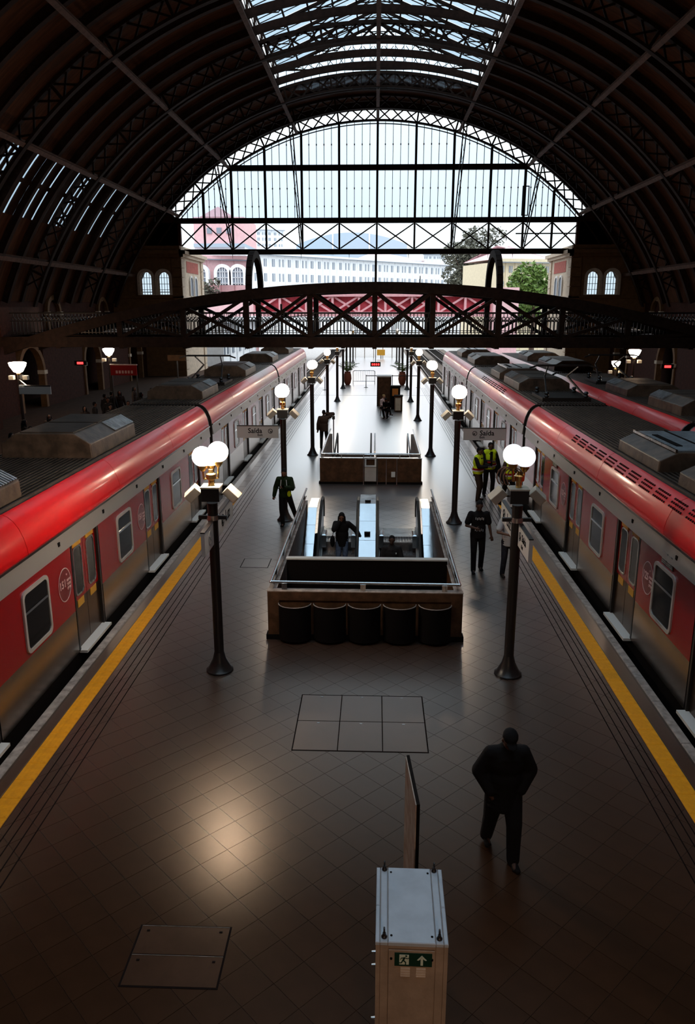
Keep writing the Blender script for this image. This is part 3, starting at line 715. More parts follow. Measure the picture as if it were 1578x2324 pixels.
    # doors
    for d in doors:
        bx(MB(),.0,.1,d-dw-.03,d-dw+.06,.12,2.15).build('door_frame',M['blackmetal'],t); bx(MB(),.0,.1,d+dw-.06,d+dw+.03,.12,2.15).build('door_frame',M['blackmetal'],t)
        bx(MB(),-.13,.06,d-dw+.02,d+dw-.02,.08,.13).build('door_step',M['signwhite'],t)
        for q in(-1,1):
            a,b=sorted((d+q*.008,d+q*(dw-.05)))
            dr=bx(MB(),.05,.09,a,b,.13,1.02).build('door',M['doorsteel'],t)
            bx(MB(),.05,.09,a,b,1.02,2.14).build('red_upper',M['tred'],dr)
            x_,y_=sorted((X(.035),X(.05)))
            po=rrect(a+.11,b-.11,1.10,2.02,.1); pi=rrect(a+.14,b-.14,1.13,1.99,.08)
            ringprism(MB(),po,pi,'x',x_,y_).build('window_frame',M['steel'],dr); MB().prism(pi,'x',sorted((X(.043),X(.05)))[0],sorted((X(.043),X(.05)))[1]).build('window_pane',M['darkglass'],dr)
            if detail:
                bx(MB(),.040,.05,a+.16,b-.16,.88,1.02).build('sticker',M['sticker'],dr); bx(MB(),.030,.05,a+.12,b-.12,2.03,2.10).build('sticker',M['sticker'],dr)
    # round anniversary stickers
    for bd in badges:
        n=28; R=.27; zc=1.55
        e=-.006; a,b=sorted((X(e),X(0)))
        o=MB().prism([(bd+R*.96*math.cos(2*PI*i/n),zc+R*1.08*math.sin(2*PI*i/n)) for i in range(n)],'x',a,b).build('round_badge',mbadge,t)
        a,b=sorted((X(-.009),X(-.005)))
        ringprism(MB(),[(bd+R*math.cos(2*PI*i/n),zc+R*1.12*math.sin(2*PI*i/n)) for i in range(n)],[(bd+R*.95*math.cos(2*PI*i/n),zc+R*1.06*math.sin(2*PI*i/n)) for i in range(n)],'x',a,b).build('badge_rim',M['pinkline'],o)
        f='+x' if s<0 else '-x'; q=1 if s<0 else -1
        text(num,.19,M['pinkline'],o,(X(-.009),bd-q*.235,zc+.02),f,.002,bold=.004)
        text('º',.12,M['pinkline'],o,(X(-.009),bd+q*.075,zc+.13),f,.002)
        for i,wd_ in enumerate(('NOVO','TREM','CPTM')): text(wd_,.060,M['pinkline'],o,(X(-.009),bd+q*.085,zc+.045-i*.075),f,.002,bold=.002)
    for gy in grilles:
        g_=bx(MB(),-.014,.0,gy-.25,gy+.25,2.04,2.28).build('vent_grille',M['blackmetal'],t); mb=MB()
        for i in range(6): bx(mb,-.024,-.012,gy-.23,gy+.23,2.06+i*.036,2.08+i*.036)
        mb.build('grille_slats',M['steel'],g_)
    # perforated shoulder
    if vents:
        mb=MB(); va,vb=vents; yv=va; c=0
        while yv<vb:
            for (e,z,nx,nz) in ((.135,2.945,-.72,.69),(.18,3.01,-.65,.75),(.23,3.062,-.53,.85)):
                if c%9<7:
                    nrm=V((s*nx,0,nz)).normalized(); mb.obox((X(e),yv,z),(.035,.045,.012),Matrix((nrm.cross(V((0,1,0))).normalized()*-1,V((0,1,0)),nrm)).transposed())
            yv+=.085; c+=1
        tag(mb.build('vent_slots',M['black'],t),kind='stuff')
    # roof units
    for (ya,yb,h,kind) in acs:
        e0,e1=.52,2.45; z0=3.12; m_=M['acpale'] if kind=='pale' else M['ac']
        pr=[(X(e0),z0),(X(e0+.02),z0+h*.62),(X(e0+.35),z0+h),(X(e1-.35),z0+h),(X(e1-.02),z0+h*.62),(X(e1),z0)]
        u=MB().prism(pr,'y',ya,yb).build('roof_unit',M['ac'],t,bevel=.025)
        if kind=='pale':
            bx(MB(),e0+.33,e1-.33,ya+.03,yb-.03,z0+h,z0+h+.03).build('pale_lid',M['acpale'],u)
            bx(MB(),e0+.5,e0+.62,ya+.5,yb-.6,z0+h+.03,z0+h+.045).build('lid_slot',M['black'],u); bx(MB(),e0+.3,e0+.34,ya,yb,z0+h+.0,z0+h+.05).build('lid_rib',M['steel'],u)
            bx(MB(),e0+.95,e0+.98,ya+.05,yb-.05,z0+h+.03,z0+h+.05).build('lid_seam',M['black'],u)
        else:
            L=yb-ya; mb=MB()
            sl=M['acpale']
            a=V((X(e0+.03),0,z0+h*.66)); b=V((X(e0+.33),0,z0+h*.985))
            nsl=int(L*.45/.09)
            for i in range(nsl):
                y_=yb-.08-i*.09; mb.bar(a+V((0,y_,.012)),b+V((0,y_,.012)),.05,.02,(1,0,1))
            mb.build('louvre_grille',sl,u)
            bx(MB(),e0+.4,e1-.4,ya+.1,ya+L*.48,z0+h,z0+h+.02).build('lid_plate',M['troof'],u); bx(MB(),e0+.4,e1-.4,ya+L*.52,yb-.1,z0+h,z0+h+.02).build('lid_plate',M['troof'],u)
    if panto:
        y=panto; u=bx(MB(),.7,2.3,y-.9,y+.9,3.15,3.28).build('pantograph',M['blackmetal'],t)
        mb=MB()
        for e in(.85,2.15):
            mb.bar((X(e),y-.8,3.3),(X(e*.6+.6),y+.9,3.85),.05,.05).bar((X(e*.6+.6),y+.9,3.85),(X(1.5+(e-1.5)*.8),y-.1,4.25),.04,.04)
            for yi in(-.8,.8): mb.lathe([(.06,3.28),(.09,3.33),(.05,3.38),(.09,3.43),(.05,3.48)],(X(e),y+yi,0),8)
        mb.build('pantograph_arms',M['blackmetal'],u)
        mb=MB().bar((X(.35),y-.15,4.2),(X(.6),y-.1,4.28),.05,.05).bar((X(.6),y-.1,4.28),(X(2.4),y-.1,4.28),.06,.05).bar((X(2.4),y-.1,4.28),(X(2.65),y-.15,4.2),.05,.05).bar((X(.6),y+.15,4.28),(X(2.4),y+.15,4.28),.05,.05)
        mb.build('collector_head',M['blackmetal'],u)
    return t
M['winsteel']=mat('window_frame_alloy',(.62,.58,.54),.4,metal=.4)
M['pinkline']=mat('pale_pink_print',(.80,.52,.50),.5); mbadge=mat('dark_red_badge',(.19,.004,.006),.3,coat=.3)
D=lambda y0,n,p,o: [y0+o+p*i for i in range(n)]
TL,TR,T2=-5.35,4.87,8.3
train_car(TL,-1,6.75,24.55,[9.05,13.47,17.89,22.31],'nearest car of the train at the left platform edge, with 151 badges',[(9.9,12.3,.5,'ac'),(15.6,18.6,.55,'ac')],badges=(12.4,16.9),num='151')
train_car(TL,-1,25.05,42.65,[27.2,31.6,36.0,40.4],'middle car of the left train with a folded pantograph on its roof',[(26.2,28.9,.5,'ac'),(35.2,38.2,.5,'ac')],panto=31.9,num='151',badges=(30.4,))
train_car(TL,-1,43.15,60.4,[45.3,49.7,54.1,58.5],'farthest car of the left train, ending past the footbridge',[(44.6,47.2,.5,'ac'),(53.0,56.0,.5,'ac')],detail=False)
train_car(TR,1,8.6,24.9,[10.35,14.35,18.4,22.6],'nearest car of the train at the right platform edge, with perforated red shoulder',[(10.9,13.6,.42,'pale'),(14.6,17.1,.42,'pale')],vents=(11.6,19.6),badges=(13.12,19.5),num='125',grilles=(12.3,20.6))
train_car(TR,1,25.4,41.4,[27.2,31.2,35.2,39.3],'middle car of the right platform train, just past the near red one',[(29.5,33.0,.5,'ac'),(34.2,36.8,.5,'pale')],vents=(30.5,37.0),panto=26.9,num='125',grilles=(29.2,))
train_car(TR,1,41.9,57.0,[43.7,47.6,51.5,55.3],'farthest car of the right platform train, under and beyond the footbridge',[(43,46.4,.5,'ac'),(49.5,52.5,.5,'pale')],detail=False)
train_car(T2,1,5.0,20.9,[7.0,11.0,15.0,19.0],'nearest car of the second train on the far right track, only its roof shoulder showing',[(15.5,18.2,.45,'ac')],detail=False)
train_car(T2,1,21.4,37.6,[23.4,27.4,31.4,35.5],'middle car of the second right train with a raised pantograph',[(22.6,25.4,.5,'ac'),(27.6,30.2,.45,'ac')],detail=False,panto=33)
train_car(T2,1,38.1,54.5,[40.1,44.2,48.2,52.4],'farthest car of the second right train, beyond the footbridge',[(39,43,.5,'ac'),(46,49,.5,'ac')],detail=False)
# =================== LAMP POSTS ===================
def lamp_post(x,y,label,globes,h=0,detail=True,gm='globe'):
    t=thing('lamp_post',label,'lamp post',(x,y,0),'globe lamp posts in two rows on the platform')
    MB().lathe([(.24,0),(.24,.03),(.20,.06),(.12,.22),(.085,.36),(.075,.4)],(x,y,0),14).build('base',M['blackmetal'],t)
    MB().lathe([(.085,.36),(.085,2.7),(.09,3.05)],(x,y,0),14).build('pole',M['blackmetal'],t)
    bz=3.10
    MB().box(x-.15,x+.15,y-.15,y+.15,bz,bz+.22).build('head_box',M['blackmetal'],t)
    MB().box(x-.16,x+.16,y-.16,y+.16,bz+.22,bz+.245).build('box_lid',M['boxcream'],t)
    if detail:
        for s,a in((-1,.9),(1,-.9)):
            R=Matrix.Rotation(a*.9,3,'Y')@Matrix.Rotation(-.25*s,3,'Z'); c=V((x+s*.33,y+.05,bz+.10))
            f=MB().obox(c,(.15,.20,.26),R).build('floodlight',M['boxcream'],t,bevel=.01)
            MB().bar((x+s*.14,y,bz+.1),c,.03,.03).build('arm',M['blackmetal'],f)
    MB().lathe([(.05,bz+.24),(.05,bz+.34),(.085,bz+.36),(.085,bz+.44),(.05,bz+.46),(.035,bz+.52)],(x,y,0),12).build('brass_stem',M['brass'],t)
    n=len(globes)
    for (gx,gy,gz,gr) in globes:
        br=MB().path([V((x,y,bz+.38)),V((x+gx*.9,y+gy*.9,bz+.36)),V((x+gx,y+gy,gz-gr-.06))],.018,6).lathe([(.03,gz-gr-.08),(.075,gz-gr-.02),(.08,gz-gr+.02)],(x+gx,y+gy,0),10).build('globe_holder',M['brass'],t)
        MB().ell((x+gx,y+gy,gz),(gr,gr,gr),None,20,14).build('globe',M[gm],br)
    return t
G2=lambda r=.165,d=.14: [(-d,.05,3.87,r),(d*.9,-.03,3.86,r)]
lampsL=[(-2.70,12.37,'lamp post with a brass stem carrying three lit globes, left of the escalator box',[(-.12,-.05,3.84,.165),(.12,.05,3.90,.17),(-.02,.12,3.80,.15)]),(-2.68,22.3,'lamp post holding an exit sign, left of the man with a phone',[(0,0,3.87,.20),(-.05,.12,3.84,.19)]),
 (-2.69,32.85,'lamp post left of the man seen from behind',[(0,0,3.85,.19),(.06,.1,3.86,.18)]),(-2.75,44.5,'lamp post left of the seated pair, beyond the third left one',[(0,0,3.72,.19)]),(-2.58,52.6,'thin unlit-looking lamp post near the left potted palm',[(0,0,3.7,.14)]),(-2.54,61.1,'thin lamp post just before the left potted palm',[(0,0,3.7,.14)])]
lampsR=[(2.36,12.4,'lamp post with two large lit globes and cables, right of the escalator box',[(-.12,-.04,3.90,.17),(.09,.06,3.84,.17)]),(2.37,22.16,'lamp post holding an exit sign, beside the vest-wearing guards',[(0,0,3.87,.20),(.06,.1,3.85,.19)]),
 (2.39,32.8,'lamp post right of the second stairwell box',[(0,0,3.84,.20),(-.07,.1,3.86,.18)]),(2.40,43.5,'lamp post right of the seated pair',[(0,0,3.78,.19)]),(2.38,52.5,'thin lamp post right of the tall kiosk',[(0,0,3.7,.14)]),(2.45,60.5,'thin lamp post beside the right potted palm',[(0,0,3.7,.14)])]
for n_,(rows) in enumerate((lampsL,lampsR)):
    for i,(x,y,l,gl_) in enumerate(rows): lamp_post(x,y,l,gl_,detail=i<4,gm=(('globebright','globedim')[n_] if i==0 else 'globe'))
for x in(-2.6,2.4):
    for i,y in enumerate((70,80,90)): lamp_post(x,y,'farthest thin lamp post outside the end screen, '+('left' if x<0 else 'right')+' row, '+('first','second','third')[i]+' one out',[(0,0,3.7,.13)],detail=False)
# collars + cables on the nearest posts
for x,l in((-2.70,'left'),(2.36,'right')):
    pass
# hanging signs
def sign(label,x0,x1,y,z0,z1,flip,post):
    t=thing('hanging_sign',label,'sign',((x0+x1)/2,y,z0),'cream exit signs on the lamp posts')
    MB().bbox(x0,x1,y-.025,y+.025,z0,z1,.005).build('sign_board',M['signwhite'],t)
    MB().box(min(x0,x1)-.0,max(x0,x1),y-.03,y+.03,z1,z1+.02).build('top_rail',M['blackmetal'],t)
    MB().bar((post,y,z1+.01),((x1 if post>x1 else x0),y,z1+.01),.025,.03).build('bracket',M['blackmetal'],t)
    h=z1-z0; xt=(x0+.32) if not flip else (x0+.46)
    text('Saída',.205,M['black'],t,(xt,y-.026,z0+h*.60),'-y',.003,bold=.003)
    text('Exit',.095,M['black'],t,(xt+(.28 if not flip else 0),y-.026,z0+h*.25),'-y',.003,bold=.002)
    xc=(x0+.98) if not flip else x0+.32
    mb=MB(); icon_arrow(mb,lambda u,v,t_: (xc+u,y-.025-t_,z0+h*.58+v),.07,(1 if not flip else -1)); mb.build('arrow_icon',M['black'],t)
    return t
sign('cream sign reading Saída with an arrow, on the second left lamp post',at(538,966,22.3).x,at(632,966,22.3).x,22.3,at(632,994,22.3).z,at(632,967,22.3).z,False,-2.68)
sign('cream sign reading Saída with an arrow, on the second right lamp post',2.55,3.76,22.16,2.49,2.83,True,2.37)
def long_sign(x,ya,yb,z0,z1,f,words,label):
    s=1 if f=='+x' else -1
    t=thing('hanging_sign',label,'sign',(x,(ya+yb)/2,z0),'cream exit signs on the lamp posts')
    MB().bbox(x-.03,x+.03,ya,yb,z0,z1,.005).build('sign_board',M['signwhite'],t)
    MB().box(x-.035,x+.035,ya,yb,z1,z1+.02).build('top_rail',M['blackmetal'],t)
    for (w_,sz,yo,zo) in words:
        text(w_,sz,M['black'],t,(x+s*.031,yo,zo),f,.003,bold=.002)
    return t
t=long_sign(-2.70,11.55,12.22,2.37,2.75,'+x',[],'short cream board with grey arrow on the nearest left lamp post')
mb=MB(); icon_arrow(mb,lambda u,v,t_: (-2.669+t_,11.95+u,2.56+v),.12,1); mb.build('arrow_icon',M['greywhite'],t)
t=long_sign(-2.70,12.52,14.0,2.37,2.75,'+x',[('Luz',.30,13.25,2.57)],'long cream board reading Luz beyond the nearest left lamp post')
mb=MB(); icon_arrow(mb,lambda u,v,t_: (-2.669+t_,13.02+u,2.57+v),.11,-1); mb.build('arrow_icon',M['black'],t)
t=long_sign(2.37,12.55,13.85,2.40,2.76,'-x',[('Luz',.30,13.2,2.58)],'cream board reading Luz beyond the nearest right lamp post')
mb=MB(); icon_arrow(mb,lambda u,v,t_: (2.339-t_,13.5-u,2.58+v),.11,-1); mb.build('arrow_icon',M['black'],t)
t=long_sign(2.40,11.35,12.24,2.40,2.76,'-x',[('Saída',.17,11.93,2.62),('Exit',.08,11.93,2.48)],'cream board reading Saída on the near side of the nearest right lamp post')
mb=MB(); icon_arrow(mb,lambda u,v,t_: (2.369-t_,12.08-u,2.6+v),.075,1); mb.build('arrow_icon',M['black'],t)
for x,y,l in((-2.70,12.37,'steel clamp ring with side lugs on the nearest left lamp post'),(2.36,12.4,'steel clamp ring with side lugs on the nearest right lamp post')):
    t=thing('sign_clamp',l,'clamp',(x,y,2.72))
    MB().lathe([(.09,2.76),(.105,2.76),(.105,2.84),(.09,2.84)],(x,y,0),14).build('ring',M['steel'],t)
    MB().box(x-.24,x-.10,y-.03,y+.03,2.77,2.83).build('lug',M['blackmetal'],t); MB().box(x+.10,x+.24,y-.03,y+.03,2.77,2.83).build('lug',M['blackmetal'],t)
cb=thing('cable_loops','looped brown cables hanging below the globes of the nearest right lamp post','cable',(2.25,12.4,3.35))
mb=MB()
for k in range(4):
    pts=[V((2.36-.08-.05*k+.0+.13*math.cos(a),12.4-.06+.03*k,3.52+.16*math.sin(a))) for a in [PI*.2+PI*1.1*i/9 for i in range(10)]]
    mb.path(pts,.011,5)
mb.build('loops',mat('brown_cable',(.16,.08,.05),.5),cb)
# side-platform lamps
def wall_lamp(x,y,z,label,r=.26,down=False):
    t=thing('side_lamp',label,'lamp',(x,y,0 if z<6 else z-.5),'bowl lamps on the dark side platforms')
    if z<6:
        MB().lathe([(.16,0),(.14,.1),(.07,.4),(.06,3.0),(.05,z-.4)],(x,y,0),10).build('pole',M['blackmetal'],t)
        MB().lathe([(.05,z-.42),(.09,z-.36),(.05,z-.28),(.10,z-r*.7)],(x,y,0),10).build('stem',M['brass'],t)
        MB().lathe([(.02,z-r),(r*.5,z-r*.8),(r*.9,z-.05),(r,z+.08),(r*.93,z+.1),(r*.5,z+.12)],(x,y,0),16).build('bowl',M['globe'],t)
        for s in(-1,1): MB().box(x+s*.3-.1,x+s*.3+.1,y-.1,y+.1,z-.62,z-.45).build('floodlight',M['boxcream'],t)
    else:
        MB().ell((x,y,z),(r,r,r*.9)).build('bulb',M['globe'],t); MB().box(x-.12,x+.12,y,y+.5,z+.15,z+.3).build('bracket',M['blackmetal'],t)
wall_lamp(-15.1,32.5,3.85,'bright bowl lamp at the left frame edge above a white board',.36)
wall_lamp(-15.05,43.8,3.85,'bright bowl lamp on the left platform above the red sign',.32)
wall_lamp(14.15,43.5,3.85,'bright bowl lamp standing in the dark right platform',.33)
wall_lamp(14.25,47,3.0,'dimmer lamp just under the bright right platform bowl lamp',.26)
p=at(275,573,70); wall_lamp(p.x,p.y,p.z,'bare bright floodlight high on the left end pavilion',.38)
for x,y,z,e,c,l in ((-15.1,32.2,3.6,0,0,''),(-15.05,43.5,3.6,0,0,''),(14.15,43.2,3.6,0,0,'')):
    ld=bpy.data.lights.new('lamp_light','POINT'); ld.energy=70; ld.color=(1,.55,.28); ld.shadow_soft_size=.3; o=bpy.data.objects.new('lamp_light',ld); C.objects.link(o); o.location=(x,y,z+.7)
# side signs
t=thing('hanging_sign','blank cream board hanging under the lamp at the left frame edge','sign',(-13.4,30.2,2.6))
a=at(50,876,30.4); b=at(111,896,29.9); MB().bar((-15.1,32.5,a.z+.05),(a.x+.3,30.13,a.z+.03),.05,.05).bar((a.x,30.13,a.z+.03),(b.x,30.13,a.z+.03),.05,.05).build('bracket',M['blackmetal'],t); MB().box(a.x,b.x,30.1,30.16,b.z,a.z).build('sign_board',M['signwhite'],t)
t=thing('hanging_sign','red board with pale lettering stripes on the left platform','sign',(-13.2,40.6,2.4))
a=at(250,829,40.6); b=at(311,852,40.6); MB().box(a.x,b.x,40.6,40.68,b.z,a.z).build('sign_board',M['clred'],t); MB().box(a.x-.03,b.x+.03,40.58,40.7,a.z,a.z+.05).build('top_rail',M['pinkline'],t); MB().box(a.x,a.x+.06,40.66,40.72,0,b.z+.02).box(b.x-.06,b.x,40.66,40.72,0,b.z+.02).build('posts',M['blackmetal'],t)
for k in range(6): MB().box(a.x+.28+k*.16,a.x+.38+k*.16,40.58,40.6,b.z+.1,b.z+.25).build('pale_mark',M['pinkwall'],t)
t=thing('hanging_sign','small cream board on the left platform under the footbridge end','sign',(-13,50,2.6))
a=at(380,806,50); b=at(421,819,50); MB().box(a.x,b.x,50,50.06,b.z,a.z).build('sign_board',M['stucco'],t); MB().box((a.x+b.x)/2-.04,(a.x+b.x)/2+.04,50.05,50.12,0,a.z).build('post',M['blackmetal'],t)
t=thing('led_display','red digit display hanging below the footbridge over the platform','display',(0,45.3,2.9))
a=at(841,822,45.3); b=at(864,832,45.3); MB().box(a.x,b.x,45.3,45.5,b.z,a.z).build('display_case',M['black'],t); 
for k in range(4): MB().box(a.x+.08+k*.12,a.x+.16+k*.12,45.28,45.3,b.z+.07,a.z-.07).build('digit',M['led'],t)
MB().bar(((a.x+b.x)/2,45.4,a.z),((a.x+b.x)/2,45.4,4.62),.04,.04).bar(((a.x+b.x)/2,45.4,4.6),((a.x+b.x)/2,40.0,4.6),.05,.05).build('hanger',M['blackmetal'],t)
for px,py,Yd,l in((182,824,40,'tiny red digit display on the dark left platform'),(1516,832,40,'tiny red digit display on the dark right platform')):
    p=at(px,py,Yd); t=thing('led_display',l,'display',(p.x,p.y,p.z-.15)); MB().box(p.x-.3,p.x+.3,Yd,Yd+.15,p.z-.12,p.z+.12).build('display_case',M['black'],t); MB().box(p.x-.16,p.x+.16,Yd-.02,Yd,p.z-.06,p.z+.06).build('digits',M['led'],t)
# =================== ESCALATOR BOX ===================
eb=thing('escalator_enclosure','brown-clad parapet box around the two escalator shafts','parapet',(-.15,13.75,0))
x0,x1=-2.02,1.69
MB().box(x0,x1,13.74,13.87,0,.97).build('front_wall',M['boxwall'],eb)
MB().box(x0,x0+.14,13.87,21.0,0,.93).build('side_wall',M['boxwall'],eb); MB().box(x1-.14,x1,13.87,21.0,0,.93).build('side_wall',M['boxwall'],eb)
MB().box(x0-.04,x1+.04,13.70,13.90,0,.10).build('plinth',M['black'],eb)
MB().box(x0-.01,x1+.01,13.725,13.885,.97,.985).build('front_coping',M['kerb'],eb)
for x in(x0,x1-.14): MB().box(x-.01,x+.15,13.87,21.0,.93,.945).build('side_coping',M['kerb'],eb)
for a,b in((x0,x0+.22),(x1-.22,x1)): MB().box(a,b,13.715,13.745,.1,.97).build('corner_post',M['boxwall'],eb)
MB().box(x0+.22,x1-.22,13.72,13.745,.80,.97).build('top_band',M['boxwall'],eb)
MB().box(-1.85,1.55,15.5,15.6,-2.2,1.03).build('cross_wall',M['black'],eb); MB().box(-1.86,1.56,15.47,15.62,1.03,1.06).build('cross_coping',M['greywhite'],eb)
MB().box(-1.86,1.56,13.87,15.5,.30,.36).build('shaft_cover',M['black'],eb)
MB().box(x0+.14,x1-.14,13.87,21,-4.8,-4.6).build('shaft_floor',M['black'],eb)
for x in(-1.9,1.56): MB().box(x,x+.04,13.87,21,-4.6,0).build('shaft_lining',M['boxwall'],eb)
MB().box(-1.9,1.6,20.93,20.99,-4.6,-.3).build('shaft_end',M['black'],eb)
# handrail with brackets
rl=MB(); P_=[V((x0+.06,21.6,1.14)),V((x0+.06,13.80,1.14)),V((x1-.06,13.80,1.12)),V((x1-.06,21.6,1.14))]
rl.path(P_,.028,8)
for p in P_[1:3]: rl.ell(p,(.03,.03,.03))
rl.build('handrail',M['railsteel'],eb)
rl=MB(); P_=[V((x0+.09,21.1,1.04)),V((x0+.09,13.9,1.04))]; rl.path(P_,.018,6); rl.path([V((x1-.09,21.1,1.04)),V((x1-.09,13.9,1.04))],.018,6); rl.build('lower_rail',M['railsteel'],eb)
for x in(x0+.06,x1-.06):
    for k in range(6): MB().box(x-.02,x+.02,14.6+k*1.25,14.66+k*1.25,.945,1.13).build('rail_bracket',M['blackmetal'],eb)
for x in(-1.7,-.2,1.35): MB().box(x-.05,x+.05,13.77,13.83,.985,1.11).build('rail_bracket',M['steel'],eb)
# half-round bins hung on the front
xsb=[-1.50,-.83,-.17,.50,1.17]
for i,x in enumerate(xsb):
    t=thing('wall_bin',('leftmost','second from left','middle','fourth from left','rightmost')[i]+' of the dark half-round bins against the box front','bin',(x,13.6,0),'half-round bins along the box front')
    n=12; pts=[(x+.31*math.cos(PI+PI*k/n),13.715+.26*math.sin(PI+PI*k/n)) for k in range(n+1)]; pin=[(x+.285*math.cos(PI+PI*k/n),13.715+.235*math.sin(PI+PI*k/n)) for k in range(n+1)]
    mb=MB(); m_=n+1; vs=[(a,b,.05) for a,b in pts]+[(a,b,.74) for a,b in pts]+[(a,b,.74) for a,b in pin]+[(a,b,.3) for a,b in pin]; fs=[]
    for k in range(n): fs+=[(k,k+1,m_+k+1,m_+k),(m_+k,m_+k+1,2*m_+k+1,2*m_+k),(2*m_+k,2*m_+k+1,3*m_+k+1,3*m_+k)]
    fs+=[tuple(range(m_)),tuple(range(3*m_,4*m_))]
    mb.add(vs,fs,True).build('bin_shell',M['black'],t); MB().path([V((a,b,.745)) for a,b in pts],.010,5).build('bin_rim',M['kerb'],t)
# escalators
def sl(y): # incline height of step nosing line
    return 0 if y>20.7 else -(20.7-y)*.60
def escalator(xa,xb,label):
    t=thing('escalator',label,'escalator',((xa+xb)/2,20.9,0),'escalators in the box')
    MB().box(xa,xb,20.72,21.5,-.05,.012).build('landing_plate',M['brushed'],t)
    MB().box(xa+.02,xb-.02,20.62,20.74,-.04,.022).build('comb_plate',M['sticker'] if 0 else M['brushed'],t)
    for k in range(14):
        y=20.62-k*.40; z=-.02 -k*.24
        st=MB().box(xa+.03,xb-.03,y-.40,y,z-.05,z).box(xa+.03,xb-.03,y-.42,y-.39,z-.30,z).build('step',M['esc'],t)
        mb=MB()
        for q in range(12): mb.box(xa+.05+q*(xb-xa-.1)/12,xa+.065+q*(xb-xa-.1)/12,y-.40,y,z,z+.008)
        mb.build('step_ridges',M['steel'],st)
    for x,s in((xa,-1),(xb,1)):
        top_=[(21.55,.0),(21.62,.45),(21.58,.80),(21.45,.92),(20.9,.95),(18.9+.0,.95+sl(18.9)+.0),(14.2,.95+sl(14.2))]
        pth=[V((x+s*.05,a,b)) for a,b in [(21.52,.35),(21.60,.62),(21.52,.86),(21.35,.95),(20.9,.95),(20.4,.80),(18.9,-.10),(15.65,-2.05)]]
        MB().path(pth,.04,8).build('handrail_belt',M['rubber'],t)
        pol_=[(21.42,.0),(21.50,.5),(21.40,.90),(20.9,.91),(20.4,.76),(18.9,-.14),(15.65,-2.1),(15.65,-3.1),(20.5,-.15)]
        MB().prism(pol_,'x',x+s*.035,x+s*.065).build('balustrade',M['brushed'],t)
        MB().prism([(20.9,.22),(20.9,.0),(20.5,-.12),(15.65,-3.02),(15.65,-2.8),(20.5,.10)],'x',x-s*.02,x+s*.03).build('skirt',M['greywhite'],t)
        MB().bbox(min(x,x-s*.12),max(x,x-s*.12),20.0,20.5,-.12,.25,.03).build('newel_guard',M['brushed'],t)
M['esc']=mat('escalator_step',(.22,.19,.18),.35,metal=.6,bump=.2,bscale=10,var=.3)
escalator(-1.42,-.50,'left escalator carrying the woman in dark coat')
escalator(.14,1.16,'right escalator carrying the man seen from the chest up')
dk=thing('escalator_deck','steel decking between and beside the escalators','deck',(-.17,21,0))
DY=0
def deck(xa,xb,n): 
    ys=[21.9,21.2,20.8,20.2,19.6,19.0,18.4,17.6,16.6,15.65]
    for a,b in zip(ys[:-1],ys[1:]):
        za=.92-DY+sl(a)-.04*(a<20.8); zb=.92-DY+sl(b)-.04*(b<20.8)
        mb=MB(); mb.add([(xa,a-.03,za),(xb,a-.03,za),(xb,b+.004,zb),(xa,b+.004,zb),(xa,a-.004,za-.05),(xb,a-.004,za-.05),(xb,b+.004,zb-.05),(xa,b+.004,zb-.05)],[(0,1,2,3),(7,6,5,4),(0,4,5,1),(1,5,6,2),(2,6,7,3),(3,7,4,0)])
        mb.build(n,M['brushed'],dk)
deck(-.40,.04,'deck_plate'); DY=.12; deck(-1.84,-1.60,'deck_plate'); deck(1.31,1.55,'deck_plate')
MB().box(-.40,.04,21.83,21.9,0,.9).build('deck_end',M['brushed'],dk)
for y in(20.95,19.75): MB().box(-.26,-.10,y-.05,y+.05,.93+sl(y)+.0,.97+sl(y)).build('deck_handle',M['black'],dk)
# =================== SECOND STAIR BOX ===================
sb=thing('stair_enclosure','brown-clad parapet box around the stairs beyond the escalators','parapet',(-.15,27.3,0))
MB().box(-1.98,1.69,27.28,27.42,0,.94).build('front_wall',M['boxwall'],sb)
for x in(-1.98,1.55): MB().box(x,x+.14,27.42,33.1,0,.90).build('side_wall',M['boxwall'],sb)
MB().box(-2.02,1.73,27.25,27.45,0,.08).build('plinth',M['black'],sb)
MB().box(-1.99,1.70,27.27,27.43,.94,.96).build('coping',M['railsteel'],sb)
mb=MB(); mb.path([V((-1.92,33.1,1.1)),V((-1.92,27.33,1.1)),V((1.63,27.33,1.1)),V((1.63,33.1,1.1))],.03,8); mb.build('handrail',M['railsteel'],sb)
for x in(-1.92,-1.2,-.4,.05,.9,1.63): MB().box(x-.015,x+.015,27.31,27.35,.95,1.1).build('rail_bracket',M['steel'],sb)
MB().box(-.36,.06,27.20,27.28,.12,.70).build('steel_door',M['greywhite'],sb)
ringprism(mb:=MB(),[(-.36,.66),(.06,.66),(.06,1.0),(-.36,1.0)],[(-.30,.72),(0,.72),(0,.94),(-.30,.94)],'y',27.16,27.28); mb.build('steel_frame',M['railsteel'],sb)
for x in(-.40,.10,.42,.80): MB().tube((x,27.25,0),(x,27.25,.94),.014,.014,6).build('conduit',M['railsteel'],sb)
MB().box(.60,.74,27.2,27.28,.28,.46).build('socket_box',M['white'],sb)
MB().box(-1.84,1.55,27.42,33,-3,-2.9).build('shaft_floor',M['black'],sb)
for k in range(12): MB().box(-1.84,1.55,32.9-.3*(k+1),32.9-.3*k,-.17*(k+1)-.2,-.17*(k+1)).build('stair_tread',M['slab'],sb)
for x in(-1.6,-.16,.0,1.4):
    MB().path([V((x,32.9,.0)),V((x,32.95,.85)),V((x,32.7,.98)),V((x,30.5,.6)),V((x,27.6,-.8))],.035,8).build('stair_handrail',M['rubber'] if x in(-1.6,-.16) else M['railsteel'],sb)
